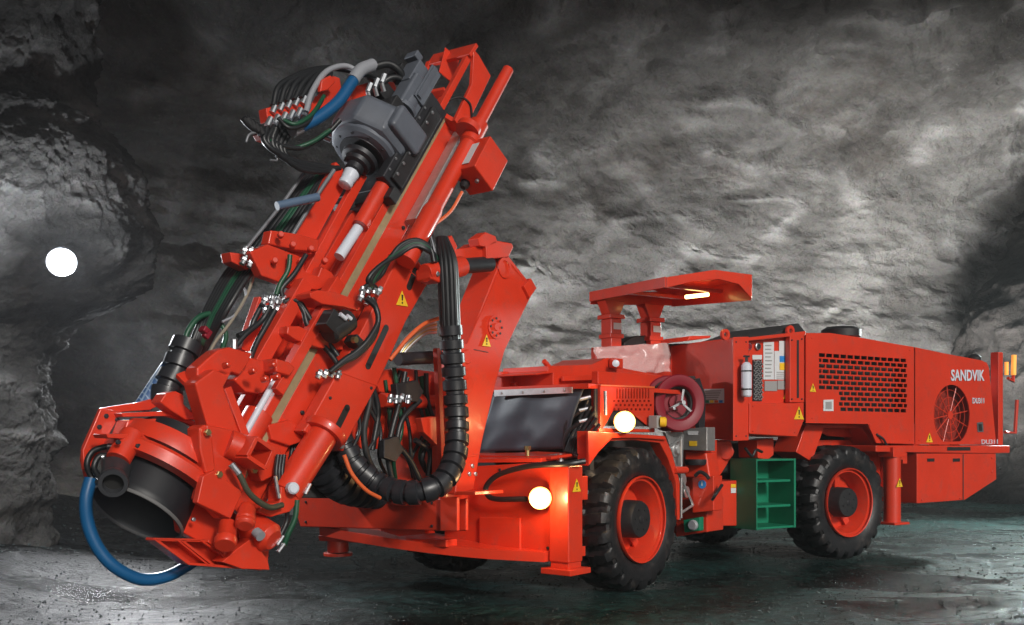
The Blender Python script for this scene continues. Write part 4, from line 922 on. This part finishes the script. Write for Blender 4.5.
plate("rod_clamp", F, [(276,358),(290,362),(296,368),(290,376),(276,372)], .72, .14, RED, foot, .012)

# ---- further small detail
random.seed(21)
for k in range(12):      # hoses and pipes filling the space between mast and boom
    x0 = 352+k*7+random.uniform(-3,3); v_ = .82+random.uniform(0,.12)
    H("hose", [(x0, 372+random.uniform(-8,10), v_), (x0+random.uniform(-8,6), 400, v_), (x0+random.uniform(-12,10), 430, v_), (x0+random.uniform(-10,14), 458, v_), (x0+random.uniform(-6,16), 482, v_+.1)], random.choice([.013,.017,.022]), random.choice([HOSE, HOSE, HOSE, BLK, GHOSE]), boom)
for k in range(7): 
    x0 = 340+k*1.6; H("hose", [(x0+30,300+k*4,.84),(x0+10,336+k*4,.86),(x0-10,372+k*4,.88),(x0-26,404+k*3,.9),(x0-38,436+k*2,.9),(x0-46,470,.9)], .013, HOSE)
plate("manifold_block", F, [(396,384),(418,380),(424,392),(418,402),(398,402)], .8, .06, BLK, boom, .008)
plate("bracket", F, [(384,440),(398,436),(404,450),(396,462),(384,458)], .78, .05, DARK, boom, .006)
def weld(fr, pts, v, parent, r=.006): B().tube([fr.S(x, y, v) for x, y in pts], r, 6, smooth=False).build("weld_seam", RED, parent, 0, 60)
weld(F, [(499,272),(466,346),(461,372)], bv, boom); weld(F, [(506,258),(531,288)], bv, boom); weld(F, [(478,455),(458,458)], bv, boom)
weld(F, [(400,262),(426,286)], .72, arm, .005); weld(F, [(340,372),(378,386)], .72, arm, .004)
for (x_, y_) in ((413,262),(396,258),(422,282),(352,352),(371,388),(330,398)): bolt(F.S(x_, y_, .72), NF, .011, arm, DARK)
for k in range(9): bolt(F.S(345+k*9.5, 372-k*17, MV)+NF*.003, NF, .009, mast, DARK)
for (x_, y_) in ((452,470),(552,474),(548,548),(500,470)): bolt(F.U(x_, y_, -1.05), FU_, .012, nose, DARK)
for (x_, y_) in ((306,502),(340,502),(374,503),(432,503),(306,522),(432,526)): bolt(F.U(x_, y_, -1.5), FU_, .011, nose, DARK)
for (x_, y_) in ((812,338),(910,350),(812,418),(870,425),(910,440)): bolt(R.S(x_, y_, VS), NR, .009, hood, RED)
for (x_, y_) in ((919,352),(984,367),(919,440),(990,440)): bolt(R.S(x_, y_, VS), NR, .009, hood, RED)
for (x_, y_) in ((736,342),(746,342),(736,436),(746,436),(792,340),(802,339),(792,399),(802,399)): bolt(R.S(x_, y_, -.005), NR, .008, mid, DARK)
for x_, y_ in ((753,406),(800,407),(753,431),(795,432)): bolt(R.S(x_, y_, -.02), NR, .009, mid, RED)
for (x_, y_) in ((676,349),(728,342),(676,430),(728,436)): bolt(R.U(x_, y_, Uf), -R.a, .009, mid, RED)
B().tube([R.U(671.5,346,Uf), R.U(671.5,434,Uf)], .008, 6, smooth=False).build("door_edge", RED, mid, 0)
B().tube([R.S(876,434,.05), R.S(884,440,.02), R.S(888,452,.02), R.S(889,462,.05)], .012, 8).build("hose", HOSE, rig)
B().tube([R.S(745,448,.1), R.S(752,456,.1), R.S(756,450,.1), R.S(762,452,.12)], .013, 8).build("hose", HOSE, rig)
for k in range(5): B().tube([F.U(588+k*3,400+k*6,-.6), F.U(580+k*2,418+k*5,-.62), F.U(572+k*2,436+k*3,-.66), F.U(566+k*3,452+k,-.75)], .014, 8).build("hose", HOSE, rig)
B().tube([R.S(995,380,.25), R.S(1000,392,.25), R.S(996,410,.25), R.S(1000,430,.25)], .03, 8).build("hose", HOSE, rig)

# ================================================================ CAVE
def rock_mat(name, c0, c1, sc_=1.0, rough=.85, bump=.7, tint=None):
    m = bpy.data.materials.new(name); m.use_nodes = True; nt = m.node_tree; N = nt.nodes; L = nt.links; b = N["Principled BSDF"]
    b.inputs["Roughness"].default_value = rough; b.inputs["Specular IOR Level"].default_value = .2
    tc = N.new("ShaderNodeTexCoord")
    mp = N.new("ShaderNodeMapping"); mp.inputs["Scale"].default_value = (.7, .7, 1.5); L.new(tc.outputs["Object"], mp.inputs[0])
    n1 = N.new("ShaderNodeTexNoise"); n1.inputs["Scale"].default_value = .55*sc_; n1.inputs["Detail"].default_value = 9; n1.inputs["Roughness"].default_value = .62; n1.inputs["Distortion"].default_value = .5
    L.new(mp.outputs[0], n1.inputs["Vector"])
    cr = N.new("ShaderNodeValToRGB"); cr.color_ramp.elements[0].position = .36; cr.color_ramp.elements[0].color = (*c0, 1); cr.color_ramp.elements[1].position = .64; cr.color_ramp.elements[1].color = (*c1, 1)
    L.new(n1.outputs["Fac"], cr.inputs[0])
    n2 = N.new("ShaderNodeTexNoise"); n2.inputs["Scale"].default_value = 14*sc_; n2.inputs["Detail"].default_value = 8; n2.inputs["Roughness"].default_value = .7
    L.new(tc.outputs["Object"], n2.inputs["Vector"])
    mx = N.new("ShaderNodeMix"); mx.data_type = 'RGBA'; mx.blend_type = 'OVERLAY'; mx.inputs[0].default_value = .55
    L.new(cr.outputs[0], mx.inputs[6]); L.new(n2.outputs["Color"], mx.inputs[7])
    hs_ = N.new("ShaderNodeHueSaturation"); hs_.inputs["Saturation"].default_value = .45; L.new(mx.outputs[2], hs_.inputs["Color"])
    L.new(hs_.outputs[0], b.inputs["Base Color"])
    # scratchy pale flecks of shotcrete
    v1 = N.new("ShaderNodeTexNoise"); v1.inputs["Scale"].default_value = 9*sc_; v1.inputs["Detail"].default_value = 4; v1.inputs["Roughness"].default_value = .8; v1.inputs["Distortion"].default_value = 2.5
    L.new(mp.outputs[0], v1.inputs["Vector"])
    fr_c = N.new("ShaderNodeValToRGB"); fr_c.color_ramp.elements[0].position = .60; fr_c.color_ramp.elements[1].position = .72; fr_c.color_ramp.elements[1].color = (.6,.6,.6,1); L.new(v1.outputs["Fac"], fr_c.inputs[0])
    m4 = N.new("ShaderNodeMix"); m4.data_type = 'RGBA'; L.new(fr_c.outputs[0], m4.inputs[0]); L.new(hs_.outputs[0], m4.inputs[6]); m4.inputs[7].default_value = (*[min(.62, c*1.7) for c in c1], 1)
    # brownish iron stains
    n7 = N.new("ShaderNodeTexNoise"); n7.inputs["Scale"].default_value = .35*sc_; n7.inputs["Detail"].default_value = 6; n7.inputs["Roughness"].default_value = .7; L.new(mp.outputs[0], n7.inputs["Vector"])
    c7 = N.new("ShaderNodeValToRGB"); c7.color_ramp.elements[0].position = .55; c7.color_ramp.elements[1].position = .72; c7.color_ramp.elements[1].color = (.75,.75,.75,1); L.new(n7.outputs["Fac"], c7.inputs[0])
    m5 = N.new("ShaderNodeMix"); m5.data_type = 'RGBA'; m5.blend_type = 'MULTIPLY'; L.new(c7.outputs[0], m5.inputs[0]); L.new(m4.outputs[2], m5.inputs[6]); m5.inputs[7].default_value = (.38, .31, .27, 1)
    n8 = N.new("ShaderNodeTexNoise"); n8.noise_type = 'RIDGED_MULTIFRACTAL'; n8.inputs["Scale"].default_value = 1.1*sc_; n8.inputs["Detail"].default_value = 9; n8.inputs["Roughness"].default_value = .6; n8.inputs["Distortion"].default_value = .8; L.new(mp.outputs[0], n8.inputs["Vector"])
    c8 = N.new("ShaderNodeValToRGB"); c8.color_ramp.elements[0].position = .0; c8.color_ramp.elements[0].color = (.45,.44,.43,1); c8.color_ramp.elements[1].position = .5; c8.color_ramp.elements[1].color = (1,1,1,1); L.new(n8.outputs["Fac"], c8.inputs[0])
    m8 = N.new("ShaderNodeMix"); m8.data_type = 'RGBA'; m8.blend_type = 'MULTIPLY'; m8.inputs[0].default_value = 1; L.new(m5.outputs[2], m8.inputs[6]); L.new(c8.outputs[0], m8.inputs[7])
    L.new(m8.outputs[2], b.inputs["Base Color"])
    prev = None
    for scl, st, ds, rg in ((1.6, .8, .3, .6), (6, .9, .15, .65), (22, .9, .06, .75)):
        n3 = N.new("ShaderNodeTexNoise"); n3.inputs["Scale"].default_value = scl*sc_; n3.inputs["Detail"].default_value = 8; n3.inputs["Roughness"].default_value = rg; L.new(tc.outputs["Object"], n3.inputs["Vector"])
        bp = N.new("ShaderNodeBump"); bp.inputs["Strength"].default_value = st*bump; bp.inputs["Distance"].default_value = ds/sc_
        L.new(n3.outputs["Fac"], bp.inputs["Height"])
        if prev: L.new(prev.outputs[0], bp.inputs["Normal"])
        prev = bp
    b9 = N.new("ShaderNodeBump"); b9.inputs["Strength"].default_value = .8; b9.inputs["Distance"].default_value = .20/sc_; L.new(n8.outputs["Fac"], b9.inputs["Height"]); L.new(prev.outputs[0], b9.inputs["Normal"])
    L.new(b9.outputs[0], b.inputs["Normal"])
    return m
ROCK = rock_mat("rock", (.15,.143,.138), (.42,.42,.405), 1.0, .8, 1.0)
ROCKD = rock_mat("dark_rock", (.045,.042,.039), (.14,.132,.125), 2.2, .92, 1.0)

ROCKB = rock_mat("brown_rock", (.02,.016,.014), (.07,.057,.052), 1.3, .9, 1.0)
def fbm(p, o=5, h=.9):
    return noise.fractal(p, h, 2.1, o)
# tunnel wall: swept arch. plan curve of the wall foot, then section curving overhead
plan = [(24, 4, 0), (18, 14, 0), (14, 20.5, 0), (8, 21, 0), (2, 19, 0), (-2, 16.5, 0), (-5, 14, 0), (-8, 11, 0), (-9, 6, 0), (-9, -2, 0)]
PL = spline(plan, 62)
NS = len(PL); NH = 110
vs = []
sect = []
sp_ = spline([V((0,-.4,0)),V((0,1,0)),V((.1,2.6,0)),V((.35,4.2,0)),V((.9,5.6,0)),V((2.0,6.7,0)),V((4.0,7.5,0)),V((7.5,7.9,0)),V((13,7.9,0))], 30)
sect = [(q.x, q.y) for q in sp_]; NH = len(sect)-1
for i, p in enumerate(PL):
    a = PL[max(i-1,0)]; c = PL[min(i+1, NS-1)]; t = (c-a).normalized(); nin = V((t.y, -t.x, 0))   # inward
    if (V((2, 8, 0))-p).dot(nin) < 0: nin = -nin
    for (d, z) in sect:
        q = p+nin*d*.85+Z*z
        k = .55*fbm(q*.22, 3)+.4*fbm(V((q.x*.5, q.y*.5, q.z*1.3))+V((7,3,1)), 5, .8)+.11*fbm(q*1.9, 6, .45)
        rg = noise.noise(q*.45+V((3,1,9))); k += .2*(1-abs(rg)*2.2)
        e_ = min(1, max(0, (z-3.5)/3.5)); e_ = e_*e_*(3-2*e_); q = q+(nin*(.8-.5*e_)-Z*.8*e_)*k*.85
        vs.append(q)
fs = [[i*(NH+1)+j, (i+1)*(NH+1)+j, (i+1)*(NH+1)+j+1, i*(NH+1)+j+1] for i in range(NS-1) for j in range(NH)]
wl = B().add(vs, fs).build("rock_wall", ROCK, None, 0, 180); tag(wl, "rough grey rock wall and vaulted roof of the tunnel", None, kind="structure")
# left buttress: a column of rock whose outline swells and recedes with height
prof_ = spline([V((-4.5,-.4,0)),V((-4.55,.7,0)),V((-4.5,1.2,0)),V((-4.5,1.7,0)),V((-4.55,2.05,0)),V((-4.1,2.45,0)),V((-3.75,2.8,0)),V((-3.62,3.25,0)),V((-3.7,3.8,0)),V((-3.95,4.2,0)),V((-4.2,4.5,0)),V((-4.1,5.2,0)),V((-3.7,6.2,0)),V((-3.1,8.2,0))], 24)
nu, nv = 330, len(prof_)-1; vs = []
for q0_ in prof_:
    rx = q0_.x+6.6; ry = 1.7*(rx/2.9)
    for i in range(nu+1):
        th = PI+ (PI*1.12)*i/nu
        p = V((-6.6+rx*math.cos(th), 9.7+ry*math.sin(th), q0_.y)); n = V((math.cos(th), math.sin(th), 0))
        k = .20*fbm(p*.8+V((4,2,1)), 4)+.06*fbm(p*3.1, 4, .6)+.03*fbm(p*9, 5, .3)+.09*(.5-abs(noise.noise(p*1.7+V((9,1,2)))*2))
        vs.append(p+n*k)
fs = [[j_*(nu+1)+i, j_*(nu+1)+i+1, (j_+1)*(nu+1)+i+1, (j_+1)*(nu+1)+i] for j_ in range(nv) for i in range(nu)]
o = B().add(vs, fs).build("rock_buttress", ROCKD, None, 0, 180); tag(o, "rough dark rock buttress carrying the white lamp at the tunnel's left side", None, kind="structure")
# dark brown rock at the far right edge
nu, nv = 200, 150; vs = []
for j_ in range(nv+1):
    zz = -.4+6.6*j_/nv; rr_ = 2.3*(1-.12*math.sin(zz*1.5))*math.sqrt(max(.0, 1-(max(0, zz-3.2)/3.1)**2))
    for i in range(nu+1):
        th = PI*.9+(PI*1.2)*i/nu
        p = V((11.2+rr_*math.cos(th), 19.0+rr_*.7*math.sin(th), zz)); n = V((math.cos(th), math.sin(th), 0))
        vs.append(p+n*(.35*fbm(p*.7+V((1,8,3)), 5, .7)+.12*(.5-abs(noise.noise(p*1.3)*2))))
fs = [[j_*(nu+1)+i, j_*(nu+1)+i+1, (j_+1)*(nu+1)+i+1, (j_+1)*(nu+1)+i] for j_ in range(nv) for i in range(nu)]
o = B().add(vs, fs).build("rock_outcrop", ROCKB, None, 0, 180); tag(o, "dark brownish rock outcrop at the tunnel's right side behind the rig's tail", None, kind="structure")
# floor
def floor_h(x, y):
    h = .05*fbm(V((x*.35, y*.35, 0)), 3)+.022*fbm(V((x*1.7, y*1.7, 4)), 4)+.010*fbm(V((x*3.2+y*1.5, y*8, 2)), 3, .6)
    # bank at the left foot of the wall
    d = max(0, (-3.2-x)/3.0); h += .5*min(d,1.3)**1.5*(1+.5*noise.noise(V((x*.8, y*.8, 1))))*(1 if y > 5 else 0)
    return h
def axis_vals(lo, hi, dens):
    out = [lo]; 
    while out[-1] < hi: out.append(out[-1]+dens(out[-1]))
    return out
ys = axis_vals(-4, 26, lambda y: .5 if y < 3 else .035+max(0, y-5)*.012); xs = axis_vals(-12, 26, lambda x: .05+max(0, abs(x)-4)*.02)
vs = []
NEAR = [(F, 0), (R, 0)]
for y in ys:
    for x in xs:
        h = floor_h(x, y)
        if 5 < y < 13 and -3 < x < 6:        # keep the floor level under the machine
            h = h if h < .005 else .005+(h-.005)*.45
        vs.append(V((x, y, h-.015)))
nx = len(xs)
fs = [[j*nx+i, j*nx+i+1, (j+1)*nx+i+1, (j+1)*nx+i] for j in range(len(ys)-1) for i in range(nx-1)]
def floor_mat():
    m = bpy.data.materials.new("wet_tunnel_floor"); m.use_nodes = True; nt = m.node_tree; N = nt.nodes; L = nt.links; b = N["Principled BSDF"]
    geo = N.new("ShaderNodeNewGeometry"); pos = geo.outputs["Position"]
    mpf = N.new("ShaderNodeMapping"); mpf.inputs["Scale"].default_value = (.55, 1, 1); L.new(pos, mpf.inputs[0])
    sx = N.new("ShaderNodeSeparateXYZ"); L.new(pos, sx.inputs[0])
    def noise_(sc_, det, ro, vec=mpf.outputs[0], dist=0):
        n = N.new("ShaderNodeTexNoise"); n.inputs["Scale"].default_value = sc_; n.inputs["Detail"].default_value = det; n.inputs["Roughness"].default_value = ro; n.inputs["Distortion"].default_value = dist; L.new(vec, n.inputs[0]); return n
    def ramp(src, p0, c0, p1, c1):
        r = N.new("ShaderNodeValToRGB"); e = r.color_ramp.elements; e[0].position = p0; e[0].color = (*c0, 1); e[1].position = p1; e[1].color = (*c1, 1); L.new(src, r.inputs[0]); return r
    def mix(fac, a, c, mode='MIX'):
        x = N.new("ShaderNodeMix"); x.data_type = 'RGBA'; x.blend_type = mode
        if isinstance(fac, float): x.inputs[0].default_value = fac
        else: L.new(fac, x.inputs[0])
        for k, v in ((6, a), (7, c)):
            if isinstance(v, tuple): x.inputs[k].default_value = (*v, 1)
            else: L.new(v, x.inputs[k])
        return x.outputs[2]
    n1 = noise_(.9, 9, .65, dist=.6); n2 = noise_(16, 8, .8); n6 = noise_(55, 4, .8); n4 = N.new("ShaderNodeTexVoronoi"); n4.inputs["Scale"].default_value = 30; L.new(mpf.outputs[0], n4.inputs[0])
    teal = ramp(n1.outputs["Fac"], .38, (.004,.018,.017), .68, (.04,.15,.138)); grey = ramp(n1.outputs["Fac"], .38, (.005,.006,.007), .68, (.055,.058,.062))
    mr = N.new("ShaderNodeMapRange"); mr.inputs[1].default_value = -2.2; mr.inputs[2].default_value = .3; L.new(sx.outputs["X"], mr.inputs[0])
    col = mix(mr.outputs[0], grey.outputs[0], teal.outputs[0])  # base colour runs from grey at left to teal at right
    grit = ramp(n2.outputs["Fac"], .44, (.18,.18,.18), .60, (1.5,1.5,1.5)); col = mix(1.0, col, grit.outputs[0], 'MULTIPLY')
    fleck = ramp(n6.outputs["Fac"], .60, (0,0,0), .72, (.8,.8,.8)); col = mix(fleck.outputs[0], col, (.16,.185,.185))
    L.new(col, b.inputs["Base Color"])
    r1 = N.new("ShaderNodeMapRange"); r1.inputs[1].default_value = .38; r1.inputs[2].default_value = .62; r1.inputs[3].default_value = .14; r1.inputs[4].default_value = .5
    L.new(n1.outputs["Fac"], r1.inputs[0]); L.new(r1.outputs[0], b.inputs["Roughness"]); b.inputs["Specular IOR Level"].default_value = .3
    ad = N.new("ShaderNodeMath"); ad.operation = 'MULTIPLY_ADD'; ad.inputs[1].default_value = -.5; L.new(n4.outputs["Distance"], ad.inputs[0]); L.new(n2.outputs["Fac"], ad.inputs[2])
    bp = N.new("ShaderNodeBump"); bp.inputs["Strength"].default_value = 1; bp.inputs["Distance"].default_value = .13; L.new(ad.outputs[0], bp.inputs["Height"])
    b2 = N.new("ShaderNodeBump"); b2.inputs["Strength"].default_value = .9; b2.inputs["Distance"].default_value = .02; L.new(n6.outputs["Fac"], b2.inputs["Height"]); L.new(bp.outputs[0], b2.inputs["Normal"])
    L.new(b2.outputs[0], b.inputs["Normal"]); return m
fl = B().add(vs, fs).build("ground", floor_mat(), None, 0, 180); tag(fl, "wet dark gravelly tunnel floor with a teal tint", None, kind="structure")
# gravel
random.seed(11)
b = B(); ico = [V((0,0,1)), V((.9,0,.2)), V((.2,.85,.1)), V((-.8,.5,.2)), V((-.7,-.6,.1)), V((.3,-.9,.2)), V((0,0,-.5))]
icf = [(0,1,2),(0,2,3),(0,3,4),(0,4,5),(0,5,1),(6,2,1),(6,3,2),(6,4,3),(6,5,4),(6,1,5)]
cnt = 0
while cnt < 16000:
    y = 5.2+random.random()**1.3*14; x = random.uniform(-.62, .62)*y
    r = random.choice([.004,.005,.006,.008,.011])*(1+max(0, y-7)*.08)
    if random.random() < .01: r *= 1.8
    a = random.uniform(0, 6.28); ca, sa = math.cos(a), math.sin(a); q = V((x, y, floor_h(x, y) if not (5 < y < 13 and -3 < x < 6) else (lambda h_: h_ if h_ < .005 else .005+(h_-.005)*.45)(floor_h(x, y))))-Z*.013
    sx_, sy_, sz_ = r*random.uniform(.7,1.4), r*random.uniform(.7,1.4), r*random.uniform(.5,1.1)
    b.add([q+V((ca*p.x*sx_-sa*p.y*sy_, sa*p.x*sx_+ca*p.y*sy_, p.z*sz_+sz_*.3)) for p in ico], icf); cnt += 1
GRAV = mat("wet_gravel", (.03,.04,.041), .55, spec=.3, var=.6, vscale=30)
g = b.build("gravel", GRAV, None, 0, 20); tag(g, "loose wet gravel scattered over the tunnel floor", None, kind="stuff")

# tunnel lamp on the left
lp = CAM+ray(62, 263)*8.35
tl = empty("tunnel_lamp", lp); tag(tl, "bright white round lamp glowing against the dark rock at the left", "lamp")
B().lathe(lp, V((.35,-1,0)), [(-.02,.09),(.0,.09),(.03,.075),(.05,.04),(.055,.01)], 24).build("lens", LAMPB, tl)
B().lathe(lp, V((.35,-1,0)), [(-.1,.06),(-.02,.1),(-.02,.1),(.005,.1),(.005,.092)], 24).build("housing", DARK, tl)
B().lathe(lp, V((.35,-1,0)), [(-.03,.095),(.03,.112),(.045,.118),(.045,.104),(.02,.095),(-.03,.09)], 28, caps=False).build("bezel", DARK, tl)
B().ob(lp+V((0,.16,0)), V((.03,0,0)), V((0,.08,0)), V((0,0,.03))).build("bracket", DARK, tl)

# ================================================================ LIGHT
w = bpy.data.worlds.new("World"); sc.world = w; w.use_nodes = True; nt = w.node_tree; N = nt.nodes; L = nt.links
bg = N["Background"]; sky = N.new("ShaderNodeTexSky"); sky.sky_type = 'NISHITA'; sky.sun_disc = False
SE, SA = math.radians(24), math.radians(152)
sky.sun_elevation = SE; sky.sun_rotation = SA; sky.air_density = 1.0; sky.dust_density = 3.0
hs_ = N.new("ShaderNodeHueSaturation"); hs_.inputs["Saturation"].default_value = .35; L.new(sky.outputs[0], hs_.inputs["Color"]); L.new(hs_.outputs[0], bg.inputs[0]); bg.inputs[1].default_value = .05
sl = bpy.data.lights.new("sun", 'SUN'); sl.energy = 2.2; sl.angle = math.radians(8); sl.color = (1, .96, .9); so = bpy.data.objects.new("sun", sl); COL.objects.link(so)
sd = V((math.sin(SA)*math.cos(SE), math.cos(SA)*math.cos(SE), math.sin(SE)))      # toward the sun
so.rotation_euler = sd.to_track_quat('Z', 'Y').to_euler()
def lamp(name, loc, tgt, e, size, col=(1,1,1), spot=None, blend=.8):
    l = bpy.data.lights.new(name, 'SPOT' if spot else 'POINT'); l.energy = e; l.color = col; l.shadow_soft_size = size
    if spot: l.spot_size = math.radians(spot); l.spot_blend = blend
    o = bpy.data.objects.new(name, l); COL.objects.link(o); o.location = loc
    if tgt is not None: o.rotation_euler = (V(loc)-V(tgt)).to_track_quat('Z', 'Y').to_euler()
    return o
lamp("added_flood", (9.6, 15.6, 3.6), (6.2, 10.6, 0), 4200, .3, (.85,1,.98), 95, 1)  # added off-frame spot to brighten the right floor, no fitting
for c_ in (F.p(-.42,-.09,1.31), F.p(-1.13,.145,.775)): lamp("headlight_beam", c_+ldir*.16, None, 8, .04, (1,.62,.26))
lamp("tunnel_lamp_light", lp+V((.1,-.2,0)), None, 330, .08, (.9,.95,1))
lamp("added_flood", (7.7, 16.2, .4), (8.6, 21, 5.8), 6000, 1.1, (1,.98,.94), 120, 1)  # added spot behind the rig to brighten the right wall, no fitting
lamp("added_flood", (-4.3, 11.6, 2.4), (-3.0, 5.4, 0), 1150, .25, (.95,.97,1), 62, 1)  # added high spot to light the left floor, no fitting
lamp("added_flood", (2.8, 15.8, .4), (2.8, 20, 4.2), 2700, .25, (1,.98,.96), 130, 1)  # added low spot to wash the middle wall, no fitting
lamp("added_flood", (-1.6, 14, .5), (-3.5, 16, 3), 420, .25, (.92,.96,1), 120, 1)  # added low spot to lift the left part of the wall, no fitting

hb_ = B().ob((6, 12, 8), V((22,0,0)), V((0,17,0)), V((0,0,10))).build("haze", GREY, None)
hm = bpy.data.materials.new("haze"); hm.use_nodes = True; nt = hm.node_tree
nt.nodes.remove(nt.nodes["Principled BSDF"]); pv = nt.nodes.new("ShaderNodeVolumePrincipled"); pv.inputs["Density"].default_value = .0014; pv.inputs["Color"].default_value = (.9,.93,.97,1); pv.inputs["Anisotropy"].default_value = .3
nt.links.new(pv.outputs[0], nt.nodes["Material Output"].inputs["Volume"]); hb_.data.materials.clear(); hb_.data.materials.append(hm)
tag(hb_, "thin dusty air glowing round the lamps in the tunnel", None, kind="stuff")
sc.view_settings.view_transform = 'Standard'; sc.view_settings.look = 'None'; sc.view_settings.exposure = 0; sc.view_settings.gamma = 1
sc.render.engine = 'CYCLES'; sc.cycles.max_bounces = 6; sc.cycles.transparent_max_bounces = 12
